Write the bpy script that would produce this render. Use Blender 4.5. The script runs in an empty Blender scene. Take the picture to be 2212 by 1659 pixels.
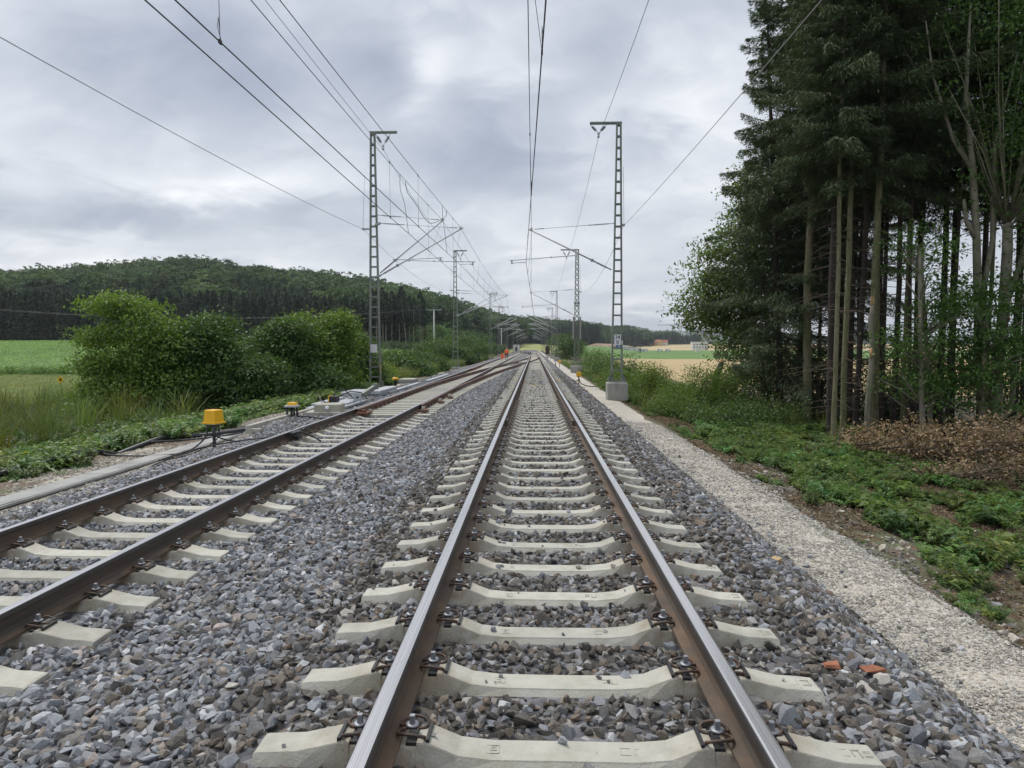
import bpy, bmesh, math, random
import numpy as np
from mathutils import Vector, Matrix
rnd = random.Random(7)
S = bpy.context.scene
C = S.collection
rad = math.radians

# ---------------------------------------------------------------- camera
cd = bpy.data.cameras.new('camera'); cam = bpy.data.objects.new('camera', cd); C.objects.link(cam)
cam.location = (0, 0, 1.473); cam.rotation_euler = (rad(90-3.089), 0, rad(1.845))
cd.sensor_width = 36; cd.lens = 36*1705/2560; cd.clip_end = 12000; cd.clip_start = .05
S.camera = cam
# ---------------------------------------------------------------- world: overcast sky
SUN_EL, SUN_AZ = rad(58), rad(318)      # azimuth clockwise from +Y
w = bpy.data.worlds.new('World'); S.world = w; w.use_nodes = True
nt = w.node_tree; nt.nodes.clear()
def N(t, ty, **k):
    n = t.nodes.new(ty)
    for a, b in k.items():
        if a.startswith('i_'):
            key = a[2:]
            n.inputs[int(key) if key.isdigit() else key.replace('_', ' ')].default_value = b
        else: setattr(n, a, b)
    return n
def math_(t, op, a, b=None, c=None, clamp=False):
    n = t.nodes.new('ShaderNodeMath'); n.operation = op; n.use_clamp = clamp
    for i, v in enumerate((a, b, c)):
        if v is None: continue
        if isinstance(v, (int, float)): n.inputs[i].default_value = v
        else: t.links.new(v, n.inputs[i])
    return n.outputs[0]
def mixc(t, fac, a, b, blend='MIX'):
    n = t.nodes.new('ShaderNodeMix'); n.data_type = 'RGBA'; n.blend_type = blend
    for i, v in ((0, fac), (6, a), (7, b)):
        if isinstance(v, (int, float)): n.inputs[i].default_value = v
        elif isinstance(v, (tuple, list)): n.inputs[i].default_value = (*v[:3], 1)
        else: t.links.new(v, n.inputs[i])
    return n.outputs[2]
def ramp(t, fac, stops):
    n = t.nodes.new('ShaderNodeValToRGB'); e = n.color_ramp.elements
    while len(e) < len(stops): e.new(0.5)
    for el, (p, c) in zip(e, stops):
        el.position = p; el.color = (*c, 1) if isinstance(c, (tuple, list)) else (c, c, c, 1)
    t.links.new(fac, n.inputs[0]); return n.outputs[0]
def world_sky(t):
    tc = N(t, 'ShaderNodeTexCoord'); sep = N(t, 'ShaderNodeSeparateXYZ'); t.links.new(tc.outputs['Generated'], sep.inputs[0])
    X, Y, Z = sep.outputs
    zz = math_(t, 'ADD', math_(t, 'MAXIMUM', Z, 0.0), .16)
    px, py = math_(t, 'DIVIDE', X, zz), math_(t, 'DIVIDE', Y, zz)
    cmb = N(t, 'ShaderNodeCombineXYZ'); t.links.new(px, cmb.inputs[0]); t.links.new(py, cmb.inputs[1])
    n1 = N(t, 'ShaderNodeTexNoise', i_Scale=.75, i_Detail=5.0, i_Roughness=.5, i_Distortion=.35)
    n2 = N(t, 'ShaderNodeTexNoise', i_Scale=2.6, i_Detail=6.0, i_Roughness=.55, i_Distortion=.6)
    mp = N(t, 'ShaderNodeMapping'); mp.inputs['Location'].default_value = (3.1, 1.7, 0.4)
    t.links.new(cmb.outputs[0], mp.inputs[0])
    t.links.new(mp.outputs[0], n1.inputs['Vector']); t.links.new(mp.outputs[0], n2.inputs['Vector'])
    base = math_(t, 'ADD', math_(t, 'MULTIPLY', n1.outputs[0], .62), math_(t, 'MULTIPLY', n2.outputs[0], .38))
    # cloud banks of this sky, by direction (sideways, up) per unit forward
    yf = math_(t, 'MAXIMUM', Y, .12)
    a, e = math_(t, 'DIVIDE', X, yf), math_(t, 'DIVIDE', Z, yf)
    wob = math_(t, 'MULTIPLY', math_(t, 'SUBTRACT', n2.outputs[0], .5), .16)
    a = math_(t, 'ADD', a, wob); e = math_(t, 'ADD', e, math_(t, 'MULTIPLY', wob, .6))
    cm2 = N(t, 'ShaderNodeCombineXYZ'); t.links.new(math_(t, 'MULTIPLY', a, 1.0), cm2.inputs[0]); t.links.new(math_(t, 'MULTIPLY', e, 1.8), cm2.inputs[1])
    n3 = N(t, 'ShaderNodeTexNoise', i_Scale=5.5, i_Detail=7.0, i_Roughness=.55, i_Distortion=.3); t.links.new(cm2.outputs[0], n3.inputs['Vector'])
    acc = math_(t, 'ADD', math_(t, 'MULTIPLY', base, .62), math_(t, 'ADD', math_(t, 'MULTIPLY', n3.outputs[0], .42), -.02))
    for (u, v, ru, rv, s) in CLOUDS:
        a0, e0 = (u*1.1573-1335)/1705, (868-v*1.1573)/1705
        da = math_(t, 'DIVIDE', math_(t, 'SUBTRACT', a, a0), ru*1.1573/1705)
        de = math_(t, 'DIVIDE', math_(t, 'SUBTRACT', e, e0), rv*1.1573/1705)
        q = math_(t, 'ADD', math_(t, 'MULTIPLY', da, da), math_(t, 'MULTIPLY', de, de))
        g = math_(t, 'EXPONENT', math_(t, 'MULTIPLY', q, -1.0))
        acc = math_(t, 'ADD', acc, math_(t, 'MULTIPLY', g, s))
    col = ramp(t, acc, CLOUD_RAMP)
    zen = math_(t, 'ADD', 1.0, math_(t, 'MULTIPLY', math_(t, 'SMOOTH_MIN', math_(t, 'MAXIMUM', math_(t, 'SUBTRACT', Z, .45), 0.0), 1.0, .05), ZENITH))
    cz = N(t, 'ShaderNodeVectorMath', operation='SCALE'); t.links.new(col, cz.inputs[0]); t.links.new(math_(t, 'MULTIPLY', zen, 10.0), cz.inputs['Scale'])
    sky = N(t, 'ShaderNodeTexSky', sky_type='NISHITA', sun_disc=False, sun_elevation=SUN_EL, sun_rotation=SUN_AZ)
    sky.air_density = 1.2; sky.dust_density = 2.0
    mx = mixc(t, .9, sky.outputs[0], cz.outputs[0])
    bg = N(t, 'ShaderNodeBackground'); bg.inputs[1].default_value = .1
    t.links.new(mx, bg.inputs[0]); out = N(t, 'ShaderNodeOutputWorld'); t.links.new(bg.outputs[0], out.inputs[0])
# (column, row in the 2212 px wide view, spread, spread, brighter/darker)
CLOUDS = [(330,130,380,120,-.17),(640,215,230,90,-.15),(830,150,90,90,-.10),(1030,350,200,75,-.26),(980,250,140,60,-.10),(260,482,420,48,-.22),(760,440,160,50,-.10),
          (915,170,55,100,.17),(560,402,260,32,.17),(70,520,260,30,.22),(1480,250,230,200,.15),(1290,560,420,90,.12),(1120,130,110,90,.08),(60,330,180,50,.06),(1290,130,90,60,-.09),(1390,330,80,50,-.06),(200,566,420,16,.20),(1120,480,200,50,.06)]
CLOUD_RAMP = [(.10,(.23,.265,.345)),(.30,(.345,.385,.47)),(.48,(.52,.555,.62)),(.60,(.70,.725,.77)),(.74,(.93,.935,.95))]
ZENITH = 1.3
HAZE = .0001
world_sky(nt)
sd = bpy.data.lights.new('sun', 'SUN'); sd.energy = 2.0; sd.angle = rad(18); sd.color = (1, .96, .9)
sun = bpy.data.objects.new('sun', sd); C.objects.link(sun)
sdir = Vector((math.sin(SUN_AZ)*math.cos(SUN_EL), math.cos(SUN_AZ)*math.cos(SUN_EL), math.sin(SUN_EL)))
sun.rotation_euler = sdir.to_track_quat('Z', 'Y').to_euler(); sun.location = (0, -20, 60)
S.view_settings.view_transform = 'Standard'; S.view_settings.look = 'None'; S.view_settings.exposure = .25; S.view_settings.gamma = 1
S.cycles.max_bounces = 6; S.cycles.diffuse_bounces = 3; S.cycles.glossy_bounces = 2; S.cycles.transmission_bounces = 3
S.cycles.use_denoising = True; S.cycles.caustics_reflective = False; S.cycles.caustics_refractive = False

# ---------------------------------------------------------------- helpers
def tag(o, label=None, cat=None, group=None, kind=None):
    for k, v in (('label', label), ('category', cat), ('group', group), ('kind', kind)):
        if v: o[k] = v
    return o
def empty(name, loc, label=None, cat=None, group=None, rz=0):
    o = bpy.data.objects.new(name, None); C.objects.link(o); o.location = loc; o.rotation_euler = (0, 0, rz)
    o.empty_display_size = .2
    return tag(o, label, cat, group)
def link(name, me, parent=None, mats=None, loc=None):
    o = bpy.data.objects.new(name, me); C.objects.link(o)
    if mats:
        me.materials.clear()
        for m in mats: me.materials.append(m)
    if parent: o.parent = parent
    if loc: o.location = loc
    return o
class MB:
    """collects shapes, then links them as ONE mesh object"""
    def __init__(s): s.v = []; s.f = []; s.m = []; s.sm = []
    def add(s, vs, fs, mi=0, smooth=False):
        b = len(s.v); s.v += [tuple(v) for v in vs]
        for f in fs: s.f.append(tuple(b+i for i in f)); s.m.append(mi); s.sm.append(smooth)
    def box(s, c, d, rz=0, mi=0, top=1.0, R=None, bev=0):
        hx, hy, hz = d[0]/2, d[1]/2, d[2]/2
        if bev:
            b = min(bev, hx*.9, hy*.9, hz*.9); vs = []
            for z, sx in ((-hz, 1), (hz-b, 1)):
                k = 1 if z < 0 else top
                for x, y in ((-1,-1),(1,-1),(1,1),(-1,1)): vs.append((x*hx*k, y*hy*k, z))
            for x, y in ((-1,-1),(1,-1),(1,1),(-1,1)): vs.append((x*(hx*top-b), y*(hy*top-b), hz))
            fs = [(3,2,1,0)]+[(i,(i+1)%4,4+(i+1)%4,4+i) for i in range(4)]+[(4+i,4+(i+1)%4,8+(i+1)%4,8+i) for i in range(4)]+[(8,9,10,11)]
        else:
            vs = [(x*hx*(top if z > 0 else 1), y*hy*(top if z > 0 else 1), z*hz) for z in (-1,1) for x, y in ((-1,-1),(1,-1),(1,1),(-1,1))]
            fs = [(3,2,1,0),(4,5,6,7)]+[(i,(i+1)%4,4+(i+1)%4,4+i) for i in range(4)]
        m = R if R is not None else Matrix.Rotation(rz, 3, 'Z')
        s.add([m @ Vector(v)+Vector(c) for v in vs], fs, mi)
    def beam(s, a, b, w, h, mi=0, up=(0,0,1)):
        a, b = Vector(a), Vector(b); d = b-a; L = d.length; d.normalize()
        u = Vector(up); sd_ = d.cross(u)
        if sd_.length < 1e-3: sd_ = d.cross(Vector((0,1,0)))
        sd_.normalize(); u = sd_.cross(d)
        R = Matrix((sd_, d, u)).transposed()
        s.box((a+b)/2, (w, L, h), R=R, mi=mi)
    def tube(s, pts, r, n=8, mi=0, cap=True, smooth=True):
        pts = [Vector(p) for p in pts]; k = len(pts)
        rs = r if isinstance(r, (list, tuple)) else [r]*k
        vs = []; prev = None
        for i, p in enumerate(pts):
            d = (pts[min(i+1, k-1)]-pts[max(i-1, 0)]).normalized()
            if prev is None:
                u = d.orthogonal().normalized()
            else:
                u = prev-d*prev.dot(d)
                u = u.normalized() if u.length > 1e-6 else d.orthogonal().normalized()
            prev = u; q = d.cross(u)
            for j in range(n):
                an = 2*math.pi*j/n
                vs.append(p+(u*math.cos(an)+q*math.sin(an))*rs[i])
        fs = [(i*n+j, i*n+(j+1)%n, (i+1)*n+(j+1)%n, (i+1)*n+j) for i in range(k-1) for j in range(n)]
        s.add(vs, fs, mi, smooth)
        if cap: 
            b = len(s.v)-len(vs)
            s.f += [tuple(b+j for j in range(n-1,-1,-1)), tuple(b+(k-1)*n+j for j in range(n))]; s.m += [mi]*2; s.sm += [False]*2
    def lathe(s, prof, c, n=12, mi=0, axis=(0,0,1), smooth=True):
        c = Vector(c); ax = Vector(axis).normalized(); u = ax.orthogonal().normalized(); q = ax.cross(u); vs = []
        for r, z in prof:
            for j in range(n):
                an = 2*math.pi*j/n; vs.append(c+ax*z+(u*math.cos(an)+q*math.sin(an))*max(r, 1e-4))
        k = len(prof)
        s.add(vs, [(i*n+j, i*n+(j+1)%n, (i+1)*n+(j+1)%n, (i+1)*n+j) for i in range(k-1) for j in range(n)]+[tuple(range(n-1,-1,-1)), tuple((k-1)*n+j for j in range(n))], mi, smooth)
    def sweep(s, prof, path, mis=None, closed=True):
        """prof (x,z) swept along path of (x,y,z), kept upright"""
        n = len(prof); vs = []; k = len(path)
        for i, p in enumerate(path):
            a, b = path[max(i-1,0)], path[min(i+1,k-1)]
            dx, dy = b[0]-a[0], b[1]-a[1]; L = math.hypot(dx, dy); nx, ny = dy/L, -dx/L
            for x, z in prof: vs.append((p[0]+nx*x, p[1]+ny*x, p[2]+z))
        base = len(s.v); s.v += vs; m = n if closed else n-1
        for i in range(k-1):
            for j in range(m):
                s.f.append((base+i*n+j, base+i*n+(j+1)%n, base+(i+1)*n+(j+1)%n, base+(i+1)*n+j)); s.m.append(mis[j] if mis else 0); s.sm.append(False)
        if closed:
            s.f += [tuple(base+j for j in range(n-1,-1,-1)), tuple(base+(k-1)*n+j for j in range(n))]; s.m += [0, 0]; s.sm += [False]*2
    def mesh(s, name, mats):
        me = bpy.data.meshes.new(name); me.from_pydata(s.v, [], s.f)
        for m in mats: me.materials.append(m)
        me.polygons.foreach_set('material_index', s.m); me.polygons.foreach_set('use_smooth', s.sm)
        me.update(); return me
    def build(s, name, mats, parent=None, loc=None):
        if not isinstance(mats, (list, tuple)): mats = [mats]
        return link(name, s.mesh(name, mats), parent, None, loc)
def np_mesh(name, V, F, mats=(), mi=None, smooth=False):
    """V (n,3), F (m,4) or (m,3) arrays"""
    me = bpy.data.meshes.new(name); V = np.asarray(V, np.float32); F = np.asarray(F, np.int32); k = F.shape[1]
    me.vertices.add(len(V)); me.vertices.foreach_set('co', V.ravel())
    me.loops.add(F.size); me.loops.foreach_set('vertex_index', F.ravel())
    me.polygons.add(len(F)); me.polygons.foreach_set('loop_start', np.arange(0, F.size, k, dtype=np.int32))
    try: me.polygons.foreach_set('loop_total', np.full(len(F), k, np.int32))
    except Exception: pass
    for m in mats: me.materials.append(m)
    if mi is not None: me.polygons.foreach_set('material_index', np.asarray(mi, np.int32))
    if smooth: me.polygons.foreach_set('use_smooth', np.ones(len(F), bool))
    me.update(calc_edges=True); me.validate(); return me
def unit(a): return a/np.maximum(np.linalg.norm(a, axis=1, keepdims=True), 1e-9)
def leaf_quads(c, d, n, l, wd, fold=.15):
    d = unit(d); s_ = unit(np.cross(n, d)); n2 = np.cross(d, s_)
    l = np.asarray(l).reshape(-1,1)*np.ones((len(c),1)); wd = np.asarray(wd).reshape(-1,1)*np.ones((len(c),1))
    a = c-d*l*.5; b = c+d*l*.5-n2*l*fold; m = c-d*l*.06
    V = np.stack([a, m+s_*wd*.5+n2*wd*fold, b, m-s_*wd*.5+n2*wd*fold], 1).reshape(-1,3)
    return V, np.arange(len(V)).reshape(-1,4)
def smooth01(a, b, x):
    t = np.clip((np.asarray(x, float)-a)/(b-a), 0, 1); return t*t*(3-2*t)
def vnoise(x, y, seed=0):
    """cheap value noise"""
    x = np.asarray(x, float); y = np.asarray(y, float); xi, yi = np.floor(x), np.floor(y); fx, fy = x-xi, y-yi
    h = lambda i, j: np.mod(np.sin(i*127.1+j*311.7+seed*74.7)*43758.5453, 1.0)
    fx, fy = fx*fx*(3-2*fx), fy*fy*(3-2*fy)
    return (h(xi,yi)*(1-fx)+h(xi+1,yi)*fx)*(1-fy)+(h(xi,yi+1)*(1-fx)+h(xi+1,yi+1)*fx)*fy
def fbm(x, y, seed=0): return (vnoise(x,y,seed)+.5*vnoise(2.1*x,2.1*y,seed+1)+.25*vnoise(4.3*x,4.3*y,seed+2))/1.75

# ---------------------------------------------------------------- materials
def mat(name, col, rough=.8, var=.2, scale=6., bump=0., bscale=40., metal=0., col2=None, m2=(.45,.6), s2=2., tint=False, spec=None, detail=4., stretch=None, dark=None, stain=False):
    m = bpy.data.materials.new(name); m.use_nodes = True; t = m.node_tree
    p = t.nodes['Principled BSDF']; p.inputs['Roughness'].default_value = rough; p.inputs['Metallic'].default_value = metal
    if spec is not None: p.inputs['Specular IOR Level'].default_value = spec
    g = N(t, 'ShaderNodeNewGeometry'); vec = g.outputs['Position']
    if tint: vec = N(t, 'ShaderNodeTexCoord').outputs['Object']
    if stretch:
        mp = N(t, 'ShaderNodeMapping'); mp.inputs['Scale'].default_value = stretch; t.links.new(vec, mp.inputs[0]); vec = mp.outputs[0]
    nz = N(t, 'ShaderNodeTexNoise', i_Scale=scale, i_Detail=detail, i_Roughness=.6); t.links.new(vec, nz.inputs['Vector'])
    if tint:
        at = N(t, 'ShaderNodeAttribute', attribute_name='tint', attribute_type='INSTANCER'); base = mixc(t, 1.0, at.outputs['Color'], (*col,), 'MULTIPLY')
    else: base = col
    if col2:
        n2 = N(t, 'ShaderNodeTexNoise', i_Scale=s2, i_Detail=5.0, i_Roughness=.6); t.links.new(vec, n2.inputs['Vector'])
        base = mixc(t, ramp(t, n2.outputs[0], [(m2[0], 0.), (m2[1], 1.)]), base, col2)
    if dark:
        n3 = N(t, 'ShaderNodeTexNoise', i_Scale=dark[0], i_Detail=3.0); t.links.new(vec, n3.inputs['Vector'])
        base = mixc(t, ramp(t, n3.outputs[0], [(dark[1], 0.), (dark[1]+.08, 1.)]), base, dark[2])
    if stain:       # rust run-off beside the rail seats, and old spray paint spilt on the sleepers further along
        ob = N(t, 'ShaderNodeTexCoord').outputs['Object']; so = N(t, 'ShaderNodeSeparateXYZ'); t.links.new(ob, so.inputs[0])
        dd = math_(t, 'ABSOLUTE', math_(t, 'SUBTRACT', math_(t, 'ABSOLUTE', so.outputs[0]), .7535))
        n4 = N(t, 'ShaderNodeTexNoise', i_Scale=7.0, i_Detail=6.0, i_Roughness=.7); t.links.new(vec, n4.inputs['Vector'])
        k = math_(t, 'MULTIPLY', math_(t, 'SUBTRACT', 1.0, math_(t, 'DIVIDE', dd, .34), clamp=True), ramp(t, n4.outputs[0], [(.36,0.),(.56,1.)]))
        base = mixc(t, math_(t, 'MULTIPLY', k, .85), base, (.22,.15,.085))
        oi = N(t, 'ShaderNodeObjectInfo'); base = mixc(t, 1.0, base, ramp(t, oi.outputs['Random'], [(0.,(.82,.82,.80)),(1.,(1.10,1.09,1.06))]), 'MULTIPLY')
        sp_ = N(t, 'ShaderNodeSeparateXYZ'); t.links.new(vec, sp_.inputs[0])
        yy = math_(t, 'ABSOLUTE', math_(t, 'SUBTRACT', sp_.outputs[1], 37.0)); inn = math_(t, 'MULTIPLY', math_(t, 'LESS_THAN', yy, 7.0), math_(t, 'GREATER_THAN', sp_.outputs[0], -1.4))
        n5 = N(t, 'ShaderNodeTexNoise', i_Scale=1.3, i_Detail=5.0, i_Roughness=.7); t.links.new(vec, n5.inputs['Vector'])
        base = mixc(t, math_(t, 'MULTIPLY', inn, ramp(t, n5.outputs[0], [(.53,0.),(.60,.7)])), base, (.24,.32,.46))
        base = mixc(t, math_(t, 'MULTIPLY', inn, ramp(t, n5.outputs[0], [(.40,.7),(.46,0.)])), base, (.46,.34,.13))
    f = ramp(t, nz.outputs[0], [(.25, 1-var), (.75, 1+var)])
    t.links.new(mixc(t, 1.0, base, f, 'MULTIPLY'), p.inputs['Base Color'])
    if bump:
        nb = N(t, 'ShaderNodeTexNoise', i_Scale=bscale, i_Detail=4.0); t.links.new(vec, nb.inputs['Vector'])
        b = N(t, 'ShaderNodeBump', i_Strength=min(bump,1.0), i_Distance=.01*max(1, bump)); t.links.new(nb.outputs[0], b.inputs['Height']); t.links.new(b.outputs[0], p.inputs['Normal'])
    return m
def leafmat(name, c1, c2, trans=.3, rough=.55, tint=False, c3=None):
    m = bpy.data.materials.new(name); m.use_nodes = True; t = m.node_tree; p = t.nodes['Principled BSDF']
    g = N(t, 'ShaderNodeNewGeometry'); r = g.outputs['Random Per Island']
    st = [(0., c1), (1., c2)] if not c3 else [(0., c1), (.86, c2), (1., c3)]
    col = ramp(t, r, st)
    oi = N(t, 'ShaderNodeObjectInfo')
    col = mixc(t, 1.0, col, ramp(t, oi.outputs['Random'], [(0., .8), (1., 1.2)]), 'MULTIPLY')
    if tint:
        at = N(t, 'ShaderNodeAttribute', attribute_name='tint', attribute_type='INSTANCER'); col = mixc(t, 1.0, col, at.outputs['Color'], 'MULTIPLY')
    t.links.new(col, p.inputs['Base Color']); p.inputs['Roughness'].default_value = rough; p.inputs['Specular IOR Level'].default_value = .35
    tr = N(t, 'ShaderNodeBsdfTranslucent'); t.links.new(mixc(t, 1.0, col, (1.25,1.3,.7), 'MULTIPLY'), tr.inputs[0])
    mx = N(t, 'ShaderNodeMixShader'); mx.inputs[0].default_value = trans
    t.links.new(p.outputs[0], mx.inputs[1]); t.links.new(tr.outputs[0], mx.inputs[2]); t.links.new(mx.outputs[0], t.nodes['Material Output'].inputs[0])
    return m
def pebble_ground(name, stops, scale, bump=.8, dist=.02):
    """stony ground: cells of many stone colours with rounded relief"""
    m = bpy.data.materials.new(name); m.use_nodes = True; t = m.node_tree; p = t.nodes['Principled BSDF']; p.inputs['Roughness'].default_value = .9
    g = N(t, 'ShaderNodeNewGeometry'); v = N(t, 'ShaderNodeTexVoronoi', i_Scale=scale); t.links.new(g.outputs['Position'], v.inputs['Vector'])
    sp = N(t, 'ShaderNodeSeparateColor'); t.links.new(v.outputs['Color'], sp.inputs[0])
    col = ramp(t, sp.outputs[0], stops)
    nz = N(t, 'ShaderNodeTexNoise', i_Scale=.6, i_Detail=3.0); t.links.new(g.outputs['Position'], nz.inputs['Vector'])
    col = mixc(t, 1.0, col, ramp(t, nz.outputs[0], [(.3,.85),(.7,1.15)]), 'MULTIPLY')
    t.links.new(col, p.inputs['Base Color'])
    b = N(t, 'ShaderNodeBump', i_Strength=bump, i_Distance=dist, invert=True); t.links.new(v.outputs['Distance'], b.inputs['Height']); t.links.new(b.outputs[0], p.inputs['Normal'])
    return m
K = {}
K['concrete'] = mat('concrete', (.43,.42,.37), .85, .13, 9, .35, 90, col2=(.35,.335,.275), m2=(.5,.68), s2=5, dark=(31,.69,(.25,.2,.14)), stain=True)
K['concrete_old'] = mat('concrete_old', (.40,.385,.335), .9, .16, 4, .4, 70, col2=(.29,.28,.24), m2=(.5,.66), s2=2.2)
K['concrete_grey'] = mat('concrete_grey', (.33,.33,.31), .9, .16, 3, .4, 60, col2=(.25,.25,.235), m2=(.48,.66), s2=1.4)
K['foundation'] = mat('foundation_concrete', (.36,.35,.315), .9, .15, 5, .4, 50, col2=(.26,.25,.22), m2=(.5,.65), s2=2, stretch=(1,1,.35))
K['rail_top'] = mat('polished_rail_top', (.62,.61,.60), .24, .22, 2, 0, metal=.8, stretch=(90,.35,1), col2=(.50,.49,.49), s2=1.3, m2=(.52,.75))
K['rail_side'] = mat('rail_side_rust', (.075,.060,.048), .62, .25, 3, .2, 120, col2=(.115,.075,.048), m2=(.5,.66), s2=2.5, stretch=(1,.25,4))
K['rail_dark'] = mat('rail_head_side', (.07,.065,.062), .45, .2, 3, 0, metal=.3, stretch=(1,.3,1))
K['rail_foot'] = mat('rail_foot_rust', (.095,.070,.05), .8, .3, 4, .3, 90, col2=(.135,.088,.055), s2=3)
K['rust'] = mat('rusty_steel', (.19,.075,.04), .8, .3, 8, .3, 60, col2=(.10,.05,.035), s2=5)
K['clip'] = mat('rusty_clip', (.055,.04,.033), .6, .35, 40, .2, 200, col2=(.11,.058,.034), s2=25)
K['bolt'] = mat('zinc_bolt', (.30,.31,.33), .5, .2, 30, 0, metal=.6)
K['plate'] = mat('black_plastic', (.018,.018,.02), .5, .2, 20)
K['mast'] = mat('olive_mast_paint', (.175,.195,.17), .6, .12, 3, .1, 60, col2=(.215,.23,.20), s2=1.5)
K['alu'] = mat('aluminium', (.66,.67,.68), .5, .06, 3, 0, metal=0)
K['galv'] = mat('galvanised_steel', (.40,.42,.44), .5, .15, 8, .05, 40, metal=.2)
K['insul'] = mat('grey_insulator', (.30,.30,.33), .4, .1, 10)
K['wire_light'] = mat('aluminium_wire', (.36,.36,.37), .6, .05, 10)
K['wire'] = mat('copper_wire', (.06,.055,.06), .5, .1, 10, metal=.5)
K['yellow'] = mat('yellow_plastic', (.78,.43,.012), .45, .06, 5)
K['beige'] = mat('beige_cover', (.33,.32,.25), .6, .1, 4)
K['white'] = mat('white_enamel', (.78,.79,.82), .45, .04, 4)
K['black'] = mat('black_paint', (.012,.012,.014), .5, .1, 4)
K['hose'] = mat('black_hose', (.022,.023,.027), .42, .25, 12, .15, 60)
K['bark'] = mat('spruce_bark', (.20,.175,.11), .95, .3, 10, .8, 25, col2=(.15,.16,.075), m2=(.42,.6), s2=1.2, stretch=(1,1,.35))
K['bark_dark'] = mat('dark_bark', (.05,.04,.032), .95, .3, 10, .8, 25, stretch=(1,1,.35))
K['bark_beech'] = mat('beech_bark', (.24,.22,.17), .9, .25, 7, .5, 22, col2=(.15,.15,.095), m2=(.45,.6), s2=1.5, stretch=(1,1,.5))
K['leaf_maple'] = leafmat('maple_leaves', (.095,.15,.05), (.20,.265,.10), .5, .5)
K['cut'] = mat('cut_wood', (.55,.33,.16), .8, .15, 18)
K['twig'] = mat('dead_twig', (.11,.085,.06), .95, .3, 9)
K['needles'] = leafmat('spruce_needles', (.044,.072,.038), (.108,.152,.066), .2, .6)
K['needles_hill'] = leafmat('far_needles', (.040,.066,.040), (.072,.108,.058), .15, .7, tint=True)
K['leaf_hill'] = leafmat('far_leaves', (.066,.108,.052), (.108,.16,.072), .25, .7, tint=True)
K['leaf_beech'] = leafmat('beech_leaves', (.065,.14,.03), (.13,.235,.055), .42, .42)
K['leaf_bush'] = leafmat('hedge_leaves', (.085,.15,.028), (.175,.255,.05), .4, .5)
K['leaf_dark'] = leafmat('dark_leaves', (.052,.102,.026), (.105,.175,.045), .34, .5)
K['leaf_bright'] = leafmat('bright_leaves', (.10,.17,.026), (.19,.26,.045), .4, .5, c3=(.26,.22,.06))
K['leaf_weed'] = leafmat('weed_leaves', (.078,.138,.042), (.155,.23,.07), .38, .5, tint=True)
K['leaf_dead'] = leafmat('dead_leaves', (.15,.11,.078), (.42,.30,.185), .25, .75)
K['grass'] = leafmat('grass_blades', (.11,.165,.045), (.25,.28,.11), .38, .6, tint=True)
K['corn'] = leafmat('maize_leaves', (.15,.27,.06), (.25,.39,.11), .45, .45, tint=True)
# ---------------------------------------------------------------- terrain
MX, LX = .128, -4.15                      # track centres; z = 0 is the middle track's rail top
def zl(y): return -.21+.11*smooth01(25, 90, y)
HS = [((u*1.1573-1335)/1705, (868-v*1.1573)/1705, ye, yr) for u, v, ye, yr in (
  (-700,640,250,430),(-300,612,252,450),(0,588,255,480),(100,580,255,490),(200,575,256,500),(300,567,258,520),(370,561,258,530),(440,561,260,545),(500,564,262,560),(600,572,265,570),
  (700,591,268,570),(800,608,272,570),(900,633,278,570),(960,648,300,600),(1000,657,350,650),(1050,669,420,720),(1100,684,520,800),(1150,699,680,900),
  (1180,704,760,980),(1290,709,830,1040),(1312,716,900,1300),(1360,715,1000,1350),(1420,731,1150,1400),(1470,743,1250,1500),(1700,746,1300,1600),(2300,746,1300,1600))]
HS = np.array(HS)
def hill_params(s): return [np.interp(s, HS[:,0], HS[:,k]) for k in (1,2,3)]
XL = [-400,-90,-60,-30,-18,-14,-11,-9.2,-8.3,-7.7,-7.0,-6.6,-5.5,1.5,2.95,3.85,4.6,6,8,11,16,24,40,3000]
ZL = [-2.0,-2.0,-2.0,-2.0,-1.7,-1.45,-1.2,-.85,-.72,-.68,-.72,-.85,-.9,-.9,-1.05,-.98,-1.2,-1.45,-1.65,-1.85,-2.0,-2.2,-2.5,-2.5]
def T0(x, y):
    x = np.asarray(x, float); y = np.asarray(y, float)
    z = np.interp(x, XL, ZL)
    near = (1-smooth01(60, 120, y))
    z = z+near*smooth01(3.9, 6, np.abs(x+1.5)-.5)*(fbm(x*.6, y*.6, 3)-.5)*.22*(1-smooth01(14,22,np.abs(x)))
    z = z+smooth01(-14, -130, x)*smooth01(70, 255, y)*4.0
    z = z+smooth01(20, 60, x)*(smooth01(850, 1250, y)*9+smooth01(1250, 1700, y)*4)
    z = z+smooth01(-40, -10, x)*(1-smooth01(60,90,x))*smooth01(430, 640, y)*5.5
    return z
def is_hill(x, y):
    s = np.asarray(x)/np.maximum(y, 1e-3); e, ye, yr = hill_params(s); return (y > ye) & (y > 100)
def T(x, y):
    x = np.asarray(x, float); y = np.asarray(y, float); z = T0(x, y)
    yy = np.maximum(y, 100.); s = x/yy; e, ye, yr = hill_params(s)
    th = np.where(s < -.01, 25., 15.)
    zr = 1.473+e*yr-th
    h = smooth01(0, 1, (yy-ye)/(yr-ye)); h = .55*h+.45*np.clip((yy-ye)/(yr-ye), 0, 1)
    zh = z+(zr-z)*h+(fbm(x/60, yy/60, 9)-.5)*6*np.clip(h*3,0,1)*(1-smooth01(.75,1,h)*.7)
    zh = np.where(yy > yr, zr-(yy-yr)*.03, zh)
    return np.where((y > 100) & (y > ye), zh, z)
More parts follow.
